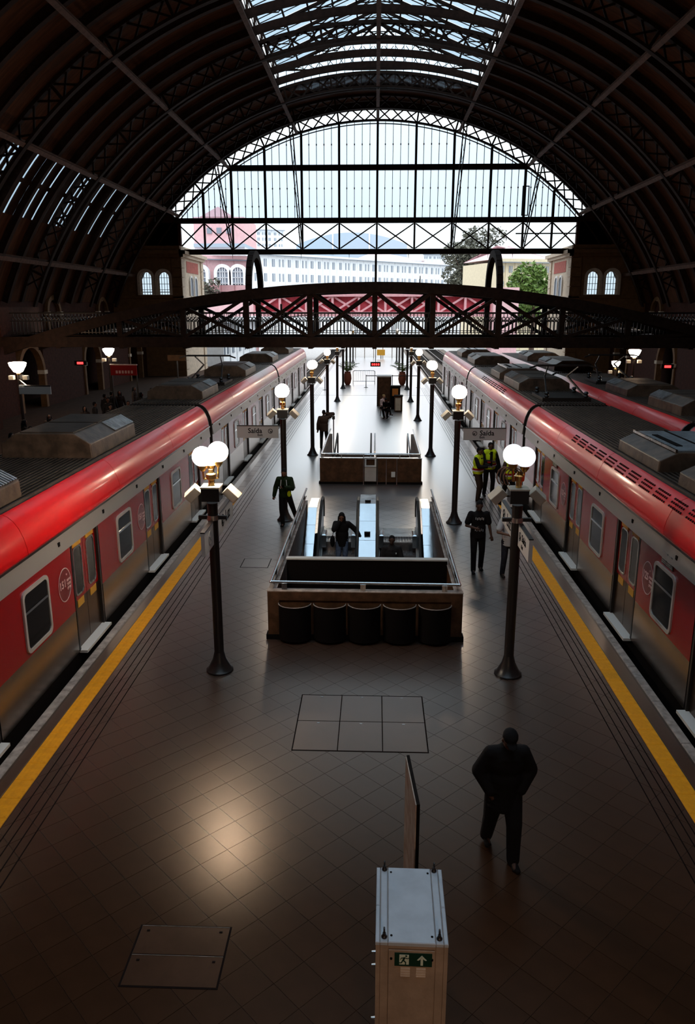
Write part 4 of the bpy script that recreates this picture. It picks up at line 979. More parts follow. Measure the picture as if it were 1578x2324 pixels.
st=thing('slim_post','short black post with a square head by the far stair rail','post',(-1.84,34,0)); MB().tube((-1.84,34,0),(-1.84,34,1.4),.025).build('pole',M['blackmetal'],st); MB().box(-1.90,-1.78,33.95,34.05,1.4,1.55).build('head',M['blackmetal'],st)
# =================== CABINET AND PANEL ===================
cbx=thing('equipment_cabinet','tall pale metal cabinet with lifting eyes and a green exit sign','cabinet',(.315,5.04,0),rz=math.radians(-.8))
X0,X1,Y0,Y1,ZT=.045,.575,4.65,5.43,1.70
MB().box(X0+.005,X1-.005,Y0+.012,Y1-.005,.10,ZT-.012).build('carcass',M['cab'],cbx)
MB().box(X0+.02,X1-.02,Y0+.03,Y1-.02,0,.10).build('plinth',M['black'],cbx)
MB().bbox(X0+.092,X1-.092,Y0-.002,Y1,ZT-.02,ZT+.012,.006).build('top_panel',M['cabtop'],cbx)
for a,b in((X0+.034,X0+.086),(X1-.086,X1-.034)): MB().bbox(a,b,Y0,Y1,ZT-.02,ZT+.010,.006).build('top_rail',M['cabtop'],cbx)
for a,b in((X0-.002,X0+.028),(X1-.028,X1+.002)):
    MB().bbox(a,b,Y0,Y0+.36,ZT-.02,ZT+.008,.005).build('top_edge',M['cabtop'],cbx); MB().bbox(a,b,Y0+.363,Y1,ZT-.02,ZT+.008,.005).build('top_edge',M['cabtop'],cbx)
dr=MB().box(X0+.094,X1-.094,Y0-.004,Y0+.012,.12,ZT-.055).build('door',M['cab'],cbx,bevel=.004)
MB().box(X0+.094,X1-.094,Y0,Y0+.012,ZT-.045,ZT-.02).build('lintel',M['cab'],cbx)
for a,b in((X0+.034,X0+.088),(X1-.088,X1-.034),(X0,X0+.029),(X1-.029,X1)): MB().box(a,b,Y0,Y0+.012,.10,ZT-.022).build('front_rail',M['cab'],cbx)
# exit sign plate
sx0,sx1,sz1=X0+.14,X1-.115,ZT-.075; sz0=sz1-.115
sg=MB().box(sx0,sx1,Y0-.010,Y0-.004,sz0,sz1).build('exit_sign',M['green'],cbx)
MB().box(sx0+.035,sx0+.105,Y0-.012,Y0-.010,sz0+.016,sz1-.012).build('doorway_field',M['glow'],sg)
rm=MB(); ox,oz=sx0+.070,sz0+.056; yy_=Y0-.0135
def seg(a,b,w): rm.bar((ox+a[0],yy_,oz+a[1]),(ox+b[0],yy_,oz+b[1]),.002,w,(-(b[1]-a[1]),0,(b[0]-a[0])))
rm.ell((ox+.015,yy_,oz+.038),(.008,.0015,.008),None,10,6)
seg((.004,.026),(-.008,-.004),.014); seg((.004,.024),(.026,.014),.006); seg((.026,.014),(.034,.022),.005); seg((0,.022),(-.022,.018),.006); seg((-.022,.018),(-.026,.004),.005)
seg((-.006,-.002),(.012,-.018),.009); seg((.012,-.018),(.010,-.040),.008); seg((-.010,-.004),(-.020,-.024),.009); seg((-.020,-.024),(-.044,-.026),.007)
rm.build('running_figure',M['green'],sg)
ax,az=sx1-.075,sz0+.055
mb=MB().box(ax-.009,ax+.009,Y0-.0125,Y0-.010,az-.042,az+.03); mb.prism([(ax-.036,az+.004),(ax,az+.046),(ax+.036,az+.004),(ax+.024,az+.002),(ax,az+.024),(ax-.024,az+.002)],'y',Y0-.0125,Y0-.010); mb.build('arrow',M['glow'],sg)
for col in(0,1):
    for k in range(4):
        xx=sx0+.045+col*.115; zz=sz0-.022-k*.022
        MB().prism([(Y0-.004,zz-.008),(Y0-.013,zz-.004),(Y0-.004,zz+.008)],'x',xx,xx+.07).build('louvre',M['cab'],dr)
for x in(X0+.115,X1-.115):
    MB().tube((x,Y0-.004,ZT-.13),(x,Y0-.012,ZT-.13),.010,.008,10).build('screw',M['black'],cbx)
    for y in(Y0+.06,Y1-.06): MB().tube((x,y,ZT+.012),(x,y,ZT+.016),.009,.009,10).build('screw',M['black'],cbx)
for x in(X0+.062,X1-.062):
    for y in(Y0+.045,Y1-.03):
        e=MB().lathe([(.022,ZT+.01),(.022,ZT+.02),(.014,ZT+.028),(.012,ZT+.05)],(x,y,0),12).build('lifting_eye',M['blackmetal'],cbx)
        mb=MB(); pts=[V((x,y+.02*math.sin(a),ZT+.068+.02*math.cos(a))) for a in [2*PI*i/12 for i in range(13)]]; mb.path(pts,.007,6); mb.build('eye_ring',M['blackmetal'],e)
for z in(1.52,1.40,.9,.8): MB().tube((X0-.0,Y0+.1,z),(X0-.03,Y0+.1,z),.012,.008,8).build('hinge_pin',M['steel'],cbx)
cbx_=cbx
pn=thing('display_panel','narrow worn white board standing edge-on behind the metal cabinet','panel',(.40,6.24,0))
a_=V((.395,5.87,0)); b_=V((.335,6.64,0)); d_=(b_-a_).normalized(); n_=V((-d_.y,d_.x,0)); Mp=Matrix((n_,d_,V((0,0,1)))).transposed(); c_=(a_+b_)/2
MB().obox(c_+V((0,0,1.06))+n_*.005,(.010,(b_-a_).length-.02,1.86),Mp).build('board_face',mat('worn_white_board',(.55,.44,.37),.6,var=.45,vscale=5,col2=(.34,.2,.13)),pn)
MB().obox(c_+V((0,0,1.05))-n_*.015,(.028,(b_-a_).length,1.90),Mp).build('board_frame',M['black'],pn)
for y in(5.95,6.58): MB().box(.18,.56,y-.02,y+.02,0,.03).box(.355,.385,y-.02,y+.02,.03,.12).build('foot',M['blackmetal'],pn)
# =================== FLOOR HATCHES ===================
hp=thing('floor_hatch','three-by-two tiled access hatch cover set in the floor before the escalator box','hatch',(-.18,10.7,0))
MB().box(-1.17,.82,9.86,11.53,-.01,.003).build('hatch_frame',M['groove'],hp)
for i in range(3):
    for j in range(2):
        a=-1.15+i*.655; b=9.88+j*.82; pc=MB().bbox(a,a+.64,b,b+.805,.0,.005,.001).build('cover_plate',M['hatch'],hp)
        MB().box(a+.30,a+.34,b+.74,b+.76,.005,.009).build('lift_pin',M['steel'],pc)
hp=thing('floor_hatch','two-part steel-edged hatch cover in the floor at lower left','hatch',(-1.9,6.2,0))
MB().box(-2.38,-1.43,5.80,6.56,-.01,.003).build('hatch_frame',M['groove'],hp)
for j in range(2):
    b=5.82+j*.37; pc=MB().bbox(-2.36,-1.45,b,b+.35,0,.004,.001).build('cover_plate',M['hatch'],hp)
    MB().box(-2.36,-1.45,b+.353,b+.357,.003,.007).build('steel_edge',M['kerb'],pc)
    for x in(-2.28,-1.53): MB().box(x-.015,x+.015,b+.28,b+.30,.006,.010).build('lift_pin',M['groove'],pc)
hp=thing('floor_hatch','faint small hatch in the floor left of the escalator box','hatch',(-2.9,17.5,0))
a=at(575,1285,18.2)
MB().box(-3.3,-2.6,17.9,18.6,-.005,.002).build('hatch_frame',M['groove'],hp); MB().bbox(-3.28,-2.62,17.92,18.58,0,.004,.002).build('cover_plate',M['hatch'],hp)
# added fill lamp, unseen behind the viewer, to warm the cabinet front
ns=thing('fill_lamp','added warm fill lamp, unseen behind the viewer','lamp',(.8,-.6,4.0))
MB().box(.6,1.0,-.75,-.45,4.1,4.3).build('housing',M['blackmetal'],ns)
ld=bpy.data.lights.new('fill_lamp_light','AREA'); ld.energy=75; ld.size=.35; ld.color=(1,.66,.42)
lo=bpy.data.objects.new('fill_lamp_light',ld); C.objects.link(lo); lo.location=(.8,-.6,4.05); lo.rotation_euler=(math.radians(38),0,0)
# =================== PEOPLE ===================
def remesh(mb,name,m,parent,vox,dec=.5,smooth=2):
    me=bpy.data.meshes.new(name); me.from_pydata(mb.v,[],mb.f)
    bm=bmesh.new(); bm.from_mesh(me); bmesh.ops.remove_doubles(bm,verts=bm.verts,dist=1e-5); bmesh.ops.recalc_face_normals(bm,faces=bm.faces); bm.to_mesh(me); bm.free()
    tmp=bpy.data.objects.new('tmp',me); C.objects.link(tmp)
    r=tmp.modifiers.new('r','REMESH'); r.mode='VOXEL'; r.voxel_size=vox; r.use_smooth_shade=True
    if smooth: s=tmp.modifiers.new('s','SMOOTH'); s.factor=.5; s.iterations=smooth
    if dec<1: d=tmp.modifiers.new('d','DECIMATE'); d.ratio=dec
    dg=bpy.context.evaluated_depsgraph_get(); ev=tmp.evaluated_get(dg); out=bpy.data.meshes.new_from_object(ev)
    bpy.data.objects.remove(tmp); bpy.data.meshes.remove(me)
    out.name=name; out.materials.clear(); out.materials.append(m); out.polygons.foreach_set('use_smooth',[True]*len(out.polygons))
    return mk(name,out,parent)
def ik(a,t,l1,l2,pole):
    a=V(a);t=V(t); d=t-a; L=min(d.length,l1+l2-.004); dn=d.normalized(); x=(L*L+l1*l1-l2*l2)/(2*L); h_=math.sqrt(max(0,l1*l1-x*x))
    p=V(pole); p=(p-dn*p.dot(dn)); p.normalize(); return a+dn*x+p*h_, a+dn*L
def person(label,loc,rz,h,feet=None,hands=None,lean=0,headp=0,heady=0,hipz=.93,hipy=0,top='clblack',sleeve='long',bottom='clblack',shoes='clblack',hair='clblack',style='short',skin='skin1',cuff=0,legw=1.0,bulk=.02,hem=.80,vest=None,poles=None,group=None,grip=(0,0),vox=.0105,kneeR=None):
    k=h/1.72
    t=thing('person',label,'person',(0,0,0),group)
    Rl=Matrix.Rotation(-math.radians(lean),3,'X'); hip=V((0,hipy,hipz))
    def T(x,y,z): return hip+Rl@(V((x,y,z-.93)))
    feet=feet or [(-.11,0,.0),(.11,0,.0)]
    sh=[T(-.185,0,1.41),T(.185,0,1.41)]; hj=[T(-.09,0,.92),T(.09,0,.92)]
    hands=hands or [(-.30,.06,.82),(.30,.06,.82)]
    poles=poles or [(-.4,-1,-.2),(.4,-1,-.2)]
    arms=[]; legs=[]
    for i in(0,1):
        e,w=ik(sh[i],hands[i],.29,.26,poles[i]); arms.append((sh[i],e,w))
        ft=V(feet[i])+V((0,0,.085)); kn,an=ik(hj[i],ft,.43,.42,(0.0+(-.15 if i==0 else .15),1,0)); legs.append((hj[i],kn,an))
    # body: one continuous surface
    b=MB()
    b.ell(T(0,0,1.28),(.155,.105,.20),Rl); b.ell(T(0,0,1.07),(.135,.10,.15),Rl); b.ell(T(0,0,.95),(.15,.11,.12),Rl)
    b.capsule(T(-.13,0,1.40),T(.13,0,1.40),.065); b.capsule(T(0,-.01,1.40),T(0,.015,1.54),.058,.052)
    Rh=Rl@Matrix.Rotation(math.radians(heady),3,'Z')@Matrix.Rotation(-math.radians(headp),3,'X'); nk=T(0,.0,1.50)
    def Hd(x,y,z): return nk+Rh@V((x,y,z-1.50))
    b.ell(Hd(0,.015,1.635),(.074,.092,.095),Rh); b.ell(Hd(0,.035,1.575),(.058,.068,.072),Rh); b.capsule(Hd(0,.105,1.635),Hd(0,.122,1.60),.009,.014,6); b.capsule(Hd(-.04,.088,1.655),Hd(.04,.088,1.655),.010,None,6)
    b.capsule(Hd(-.022,.096,1.565),Hd(.022,.096,1.565),.009,None,6)
    for s in(-1,1): b.ell(Hd(s*.076,.01,1.615),(.012,.020,.032),Rh,8,6)
    for i,(s_,e,w) in enumerate(arms):
        b.capsule(s_,e,.050,.040); b.capsule(e,w,.040,.027)
        d=(w-e).normalized(); sd=-1 if i==0 else 1
        side=d.cross(V((0,1,0)) if abs(d.y)<.8 else V((0,0,1))).normalized(); nrm=side.cross(d)
        pc=w+d*.05; Mx=Matrix((side,nrm,d)).transposed(); b.ell(pc,(.040,.018,.052),Mx,10,8)
        g=grip[i]
        for f in range(4):
            o=(f-1.5)*.020; L=(.036,.042,.040,.030)[f]; p0=w+d*.085+side*o; bd=(d*math.cos(.35+g)+nrm*math.sin(.35+g)*-1).normalized(); p1=p0+bd*L; bd2=(d*math.cos(.9+1.4*g)-nrm*math.sin(.9+1.4*g)).normalized(); p2=p1+bd2*L*.85
            b.capsule(p0,p1,.0095,.0088,6); b.capsule(p1,p2,.0088,.0075,6)
        tp=w+d*.03-side*sd*.03; t1=tp+(d*.6-side*sd*.7-nrm*.3).normalized()*.04; b.capsule(tp,t1,.012,.010,6); b.capsule(t1,t1+(d*.9-side*sd*.1-nrm*.4).normalized()*.03,.010,.008,6)
    for i,(a,kn,an) in enumerate(legs):
        b.capsule(a,kn,.078,.053); b.capsule(kn,an,.052,.036); b.capsule(an+V((0,-.01,-.03)),an+V((0,.12,-.055)),.035,.026)
    bo=remesh(b,'body',M[skin],t,vox,.45,1)
    ey=MB()
    for s in(-1,1): ey.ell(Hd(s*.030,.094,1.630),(.011,.006,.007),Rh,8,6)
    ey.build('eyes',M['black'],t)
    # trousers
    q=MB(); q.ell(T(0,0,.97),(.165,.125,.13),Rl)
    for (a,kn,an) in legs:
        q.capsule(a,kn,.100*legw,.076*legw); q.capsule(kn,an-V((0,0,.03)),.074*legw,.062*legw)
    remesh(q,'trousers',M[bottom],t,.014,.5,2)
    # shoes
    for i,(a,kn,an) in enumerate(legs):
        s_=MB(); bx=an.x+(-.02 if i==0 else .02); s_.ell((an.x,an.y+.0,an.z-.035),(.052,.065,.055)); s_.capsule((an.x,an.y-.02,an.z-.055),(bx,an.y+.15,an.z-.062),.042,.034); s_.box(an.x-.035,an.x+.035,an.y-.05,an.y+.14,an.z-.085,an.z-.06)
        remesh(s_,'shoe',M[shoes],t,.011,.5,1)
    # top
    u=MB(); bk_=bulk
    u.ell(T(0,-.005,1.27),(.165+bk_,.118+bk_,.22),Rl); u.ell(T(0,.005,1.08),(.155+bk_,.118+bk_,.17),Rl); u.capsule(T(-.135,0,1.385),T(.135,0,1.385),.066+bk_*.6); u.tube(T(0,-.005,1.37),T(0,-.005,1.50),.135+bk_*.5,.062,14)
    n=6
    for i in range(n):
        z=1.05+(hem-1.05)*i/(n-1); u.ell(T(0,0,z+.04),(.158+bk_,.120+bk_,.06),Rl)
    u.tube(T(0,0,hem),T(0,0,1.05),.14+bk_*.7,.12+bk_,16)
    u.capsule(T(0,-.01,1.43),T(0,0,1.475),.075+bk_*.3,.066)
    for i,(s_,e,w) in enumerate(arms):
        if sleeve=='long': u.capsule(s_-V((0,0,.012)),e,.055+bk_*.5,.050+bk_*.9); u.capsule(e,w-(w-e)*.04+(w-e).normalized()*cuff,.050+bk_*.9,.040+bk_*.6)
        else: u.capsule(s_,s_+(e-s_)*.72,.058+bk_*.7,.056+bk_*.8)
    remesh(u,'jacket' if sleeve=='long' else 't_shirt',M[top],t,.014,.5,2)
    if vest:
        v_=MB(); e_=.022+bk_; v_.ell(T(0,-.005,1.26),(.168+e_,.120+e_,.225),Rl); v_.ell(T(0,.005,1.06),(.162+e_,.125+e_,.20),Rl); v_.ell(T(0,0,.94),(.165+e_,.128+e_,.12),Rl); v_.capsule(T(-.12,0,1.415),T(.12,0,1.415),.068+e_*.8)
        remesh(v_,'safety_vest',M[vest],t,.014,.5,2)
        for z,m_ in((1.05,'clred'),(1.0,'reflect')):
            w_=MB(); nn=20; ra,rb=.166+e_+.008,.128+e_+.008
            ringprism(w_,[(ra*math.cos(2*PI*i/nn),rb*math.sin(2*PI*i/nn)) for i in range(nn)],[((ra-.02)*math.cos(2*PI*i/nn),(rb-.02)*math.sin(2*PI*i/nn)) for i in range(nn)],'z',-.03 if m_=='clred' else -.018,.03 if m_=='clred' else .018)
            w_.v=[tuple(T(x,y,z+zz)) for x,y,zz in w_.v]; w_.build('vest_band',M[m_],t,True)
    # hair
    hh=MB()
    if style in('short','cap'):
        hh.ell(Hd(0,-.005,1.665),(.080,.094,.082),Rh); hh.ell(Hd(0,-.03,1.62),(.074,.070,.075),Rh)
        if style=='cap': hh.ell(Hd(0,.10,1.672),(.062,.075,.012),Rh); hh.ell(Hd(0,0,1.685),(.086,.100,.072),Rh)
    elif style=='long':
        hh.ell(Hd(0,-.01,1.66),(.088,.100,.088),Rh); hh.ell(Hd(0,-.05,1.58),(.092,.070,.12),Rh); 
        for s in(-1,1): hh.capsule(Hd(s*.075,.01,1.62),T(s*.10,.05,1.36),.034,.03)
        hh.capsule(Hd(0,-.06,1.58),T(0,-.09,1.34),.075,.06)
    elif style=='bun': hh.ell(Hd(0,-.01,1.665),(.082,.096,.085),Rh); hh.ell(Hd(0,-.10,1.66),(.04,.04,.04),Rh)
    remesh(hh,'cap' if style=='cap' else 'hair',M[hair],t,.011,.6,1)
    t.location=loc; t.rotation_euler=(0,0,rz); t.scale=(k,k,k)
    t['_arms']=[list(a[2]) for a in arms]
    return t,arms,T,Hd
def prop(t,mb,name,m): return mb.build(name,M[m],t)
# 1 dark man with cap in the foreground, hands in the jacket pockets
person('person in black cap and bulky dark jacket walking with hands in pockets',(1.50,7.72,0),PI+.08,1.74,feet=[(-.12,.12,0),(.10,-.28,.04)],hands=[(-.17,.07,.92),(.17,.07,.92)],poles=[(-1,-.6,0),(1,-.6,0)],legw=1.22,lean=5,headp=28,top='clblack',bottom='clblack',shoes='clblack',skin='skin2',style='cap',hair='clblack',bulk=.045,cuff=0,hem=.68,vox=.0095,grip=(.5,.5))
# 2 t-shirt man
t,a,T_,H_=person('person in a dark printed T-shirt and dark trousers walking, left of the sign post',(2.50,17.9,0),PI+.02,1.74,feet=[(-.11,-.10,.0),(.10,.16,0)],hands=[(-.33,.05,.80),(.10,.24,1.12)],poles=[(-.3,-1,-.2),(1,-.7,-.3)],lean=1,headp=14,top='clblack',sleeve='short',bottom='clblack',skin='skin2',bulk=.028,hem=.84,grip=(.3,.9))
for r_,(zz,n_) in enumerate(((1.33,6),(1.05,6))):
    mb=MB()
    for i in range(n_):
        x=-.09+i*.036; mb.obox(T_(x,.165-.35*x*x*4 if r_==0 else .150,zz+ (.012 if i%2 else 0)),(.012,.006,.055),Matrix.Identity(3))
    prop(t,mb,'shirt_print','white')
# 3 phone man
t,a,T_,H_=person('person in a green and black windbreaker looking at a phone',(-2.60,21.75,0),PI-.1,1.72,feet=[(-.30,-.26,.03),(.07,.06,0)],hands=[(-.03,.27,1.20),(.33,.02,.86)],poles=[(-1,-.6,-.4),(.6,-1,-.2)],lean=2,headp=28,top='clgreen',bottom='clblack',skin='skin1',bulk=.03,hem=.86,grip=(.9,.4))
mb=MB().obox(T_(-.02,.32,1.25),(.075,.012,.14),Matrix.Rotation(-.6,3,'X')); prop(t,mb,'phone','black')
mb=MB()
for s in(-1,1): mb.bar(T_(s*.075,.135,1.40),T_(s*.10,.165,1.15),.018,.012); mb.bar(T_(s*.26,.02,1.36),T_(s*.30,-.02,1.12),.02,.02)
prop(t,mb,'white_stripes','reflect')
mb=MB().ell(T_(-.14,.10,.98),(.06,.05,.09)); prop(t,mb,'lime_panel','clvest')
# 4 man seen from behind by the stairs
person('person in brown jacket seen from behind beside the far stair box',(-2.30,34.4,0),-.05,1.74,feet=[(-.12,.0,.0),(.13,.12,0)],hands=[(-.27,.0,.86),(.14,.10,1.56)],poles=[(-.2,-1,-.1),(1,-.2,-.6)],top='clbrown',bottom='clblack',skin='skin2',bulk=.045,hem=.80,headp=10)
# 5 woman on escalator
t,a,T_,H_=person('person with long dark hair, dark coat and jeans riding the left escalator',(-.86,19.87,-.72),PI-.05,1.64,feet=[(-.08,.0,0),(.09,.08,0)],hands=[(-.52,.12,1.02),(.05,.17,1.46)],poles=[(-.7,-1,-.5),(1,-.3,-.7)],lean=4,headp=22,top='clblack',bottom='cljean',style='long',bulk=.035,hem=.74,grip=(.6,.8))
mb=MB().ell(T_(.27,.02,.86),(.07,.13,.17)); mb.path([T_(.27,.02,1.0),T_(.22,.06,1.25),T_(.15,.02,1.47)],.012,6); prop(t,mb,'shoulder_bag','clblack')
# 6 man on escalator
t,a,T_,H_=person('person in a dark jacket riding the right escalator, visible from the chest up',(.46,19.0,-1.2),PI,1.72,top='clcharcoal',bottom='clblack',skin='skin2',bulk=.03,headp=6)
mb=MB().obox(T_(-.11,.145,1.30),(.03,.008,.04),Matrix.Identity(3)); prop(t,mb,'chest_badge','reflect')
# 7,8,9 guards
person('person in a yellow-green safety vest turned sideways, left one of the three guards',(3.40,25.0,0),-PI/2-.55,1.76,feet=[(-.10,.0,0),(.10,.06,0)],hands=[(-.10,.36,1.14),(.12,.36,1.16)],poles=[(-.8,-1,-.5),(.8,-1,-.5)],top='clblack',bottom='clbrown',skin='skin2',vest='clvest',bulk=.02,headp=10)
t,a,T_,H_=person('person in an open yellow-green vest facing the viewer, middle one of the three guards',(3.86,25.65,0),PI+.15,1.82,feet=[(-.12,.0,0),(.12,-.05,0)],hands=[(-.34,.04,.86),(.02,.26,1.16)],poles=[(-.4,-1,-.2),(1,-.7,-.4)],top='clblack',bottom='clblack',skin='skin2',vest='clvest',bulk=.02,headp=12)
mb=MB().obox(T_(0,.175,1.22),(.085,.02,.50),Matrix.Identity(3)); prop(t,mb,'shirt_front','clblack')
mb=MB().obox(T_(.10,.28,1.15),(.10,.03,.05),Matrix.Identity(3)); prop(t,mb,'red_radio','clred')
person('person in a yellow-green vest partly hidden behind the nearest right lamp globes',(4.30,24.3,0),PI+.6,1.74,feet=[(-.14,.18,0),(.14,-.22,0)],hands=[(-.14,.30,1.10),(.30,.1,.9)],top='clbrown',bottom='clblack',skin='skin2',vest='clvest',style='cap',hair='clbrown',bulk=.02)
# 10 light shirt person behind the post
person('person in a pale grey shirt and jeans standing behind the nearest right lamp post sign',(3.17,17.45,0),PI+.2,1.70,feet=[(-.10,.06,0),(.09,-.10,0)],hands=[(-.12,.22,1.15),(.12,.24,1.13)],poles=[(-1,-.7,-.3),(1,-.7,-.3)],top='clwhite',bottom='cldenim',skin='skin1',sleeve='short',bulk=.03,headp=15,shoes='clbrown',grip=(.8,.8))
# 11,12 seated pair by the kiosk
for (x,y,rz,l,tp,hr,st) in((.42,45.4,PI+.75,'person with blond hair and white top sitting cross-legged by the tall kiosk','clpink','clblond','bun'),(.72,44.75,PI-.35,'person in black crouched on a seat in front of the blond one','clblack','clblack','short')):
    person(l,(x,y,0),rz,1.66,feet=[(-.10,.62 if hr=='clblond' else .35,.10 if hr=='clblond' else 0),(.08,.50 if hr=='clblond' else .38,0)],hands=[(-.10,.32,.66),(.12,.33,.64)],hipz=.52 if hr=='clblond' else .50,lean=8 if hr=='clblond' else 28,headp=12,top=tp,bottom='clblack',hair=hr,style=st,skin='skin3' if hr=='clblond' else 'skin1')
for x,y,l in((.42,45.45,'dark stool under the blond seated person'),(.72,44.82,'dark stool under the crouched black-clad person')):
    t=thing('stool',l,'stool',(x,y,0)); MB().lathe([(.17,.38),(.19,.40),(.19,.43),(.16,.44)],(x,y,0),14).build('seat',M['clblack'],t)
    for q in range(4): MB().tube((x+.12*math.cos(q*PI/2+.7),y+.12*math.sin(q*PI/2+.7),.38),(x+.17*math.cos(q*PI/2+.7),y+.17*math.sin(q*PI/2+.7),0),.014).build('leg',M['steel'],t)
# crowd on the dark left platform: copies of two figures
pr1=person('person standing in the dark crowd on the left platform',(-10.2,24,0),-PI/2,1.7,top='clcharcoal',bottom='clblack',skin='skin1',group='crowd waiting on the dark left platform',vox=.014)[0]
pr2=person('person standing in the dark crowd on the left platform',(-10.9,26,0),-PI/2+.4,1.66,top='clbrown',bottom='cldenim',skin='skin1',style='long',group='crowd waiting on the dark left platform',vox=.014)[0]
random.seed(11)
spots=[(-10.2,24),(-10.9,26)]
while len(spots)<46:
    q=(-9.4-random.random()*5.0,20.5+random.random()*26)
    if min((q[0]-a)**2+(q[1]-b)**2 for a,b in spots)>.72: spots.append(q)
for i in range(44):
    c=copytree((pr1,pr2)[i%2],loc=(spots[i+2][0],spots[i+2][1],0),rot=-PI/2+random.uniform(-1.3,1.3)); c.scale=(pr1.scale[0]*random.uniform(.95,1.06),)*3
# =================== FURNITURE FAR ON THE PLATFORM ===================
k=thing('kiosk','tall brown kiosk box with a white top behind the seated pair','kiosk',(.55,50.4,0))
MB().box(.12,1.0,50.1,50.9,0,1.86).build('kiosk_body',M['boxwall'],k); MB().box(.08,1.04,50.06,50.94,1.86,1.94).build('kiosk_top',M['white'],k)
MB().box(.10,.16,50.05,50.1,0,1.86).build('edge_post',M['black'],k); MB().box(.96,1.02,50.05,50.1,0,1.86).build('edge_post',M['black'],k)
k=thing('waste_bin','brown square bin beside the seated pair','bin',(1.42,47.4,0)); MB().box(1.18,1.66,47.2,47.7,.03,.95).build('bin_body',M['boxwall'],k); MB().box(1.15,1.69,47.17,47.73,.95,1.0).build('bin_rim',M['black'],k); MB().box(1.22,1.55,47.18,47.2,.1,.85).build('front_plate',M['boxcream'],k)
k=thing('waste_bin','orange-fronted bin behind the brown square bin','bin',(1.25,48.6,0)); MB().box(.98,1.55,48.4,48.9,0,1.38).build('bin_body',M['black'],k); MB().box(1.05,1.42,48.37,48.4,.85,1.30).build('orange_front',M['orange'],k); MB().box(.94,1.59,48.36,48.94,1.38,1.46).build('bin_lid',M['black'],k)
br=thing('crowd_barrier','low steel crowd barrier across the platform beyond the kiosk','barrier',(-.95,64.7,0))
MB().path([V((-1.85,64.7,0)),V((-1.85,64.7,1.05)),V((-1.75,64.7,1.12)),V((-.15,64.7,1.12)),V((-.05,64.7,1.05)),V((-.05,64.7,0))],.03,6).build('barrier_frame',M['steel'],br)
mb=MB().path([V((-1.85,64.7,.25)),V((-.05,64.7,.25))],.025,6)
for i in range(1,12): mb.tube((-1.85+i*.15,64.7,.25),(-1.85+i*.15,64.7,1.12),.010,.010,5)
mb.build('barrier_bars',M['steel'],br)
for i,(x,y,l) in enumerate(((-.75,62,'dark belt post left of the kiosk top'),(1.35,62,'dark belt post right of the kiosk top'),(3.4,62,'dark belt post near the right platform edge'),(-3.9,60,'dark belt post near the left platform edge'))):
    t=thing('belt_post',l,'post',(x,y,0),'retractable belt posts'); MB().lathe([(.17,0),(.17,.02),(.03,.05),(.03,.98),(.045,1.0)],(x,y,0),10).build('post',M['blackmetal'],t)
t=thing('barrier_belt','dark belt strung between the far belt posts','belt',(-.75,62,.9)); MB().box(-.75,1.35,61.99,62.01,.90,.96).box(1.35,3.4,61.99,62.01,.90,.96).build('belt',M['blackmetal'],t)
def palm(x,y,label):
    t=thing('potted_palm',label,'plant',(x,y,0),'potted palms flanking the barrier')
    MB().lathe([(.16,0),(.26,.15),(.33,.5),(.30,.85),(.24,1.0),(.28,1.08)],(x,y,0),16).build('pot',M['terracotta'],t)
    for i in range(16):
        a=i*2.4; L=.7+.35*random.random(); el=.5+.8*random.random(); pts=[]
        for q in range(6):
            s=q/5; pts.append(V((x+math.cos(a)*L*s*math.cos(el*.7),y+math.sin(a)*L*s*math.cos(el*.7),1.05+L*1.25*s*math.sin(el)*(1-.28*s*s))))
        mb=MB(); mb.path(pts,.012,4)
        for q in range(1,6):
            p=pts[q]; d=(pts[q]-pts[q-1]).normalized(); sd=d.cross(V((0,0,1))).normalized()
            for s in(-1,1): mb.add([p,p+d*.07+sd*s*.03,p+sd*s*.30-V((0,0,.10))+d*.16,p+sd*s*.05+d*.01],[(0,1,2,3)])
        mb.build('frond',M['leaf'],t)
palm(-2.3,64.2,'potted palm in a terracotta urn, left of the steel barrier'); palm(2.2,64.2,'potted palm in a terracotta urn, right of the kiosk')
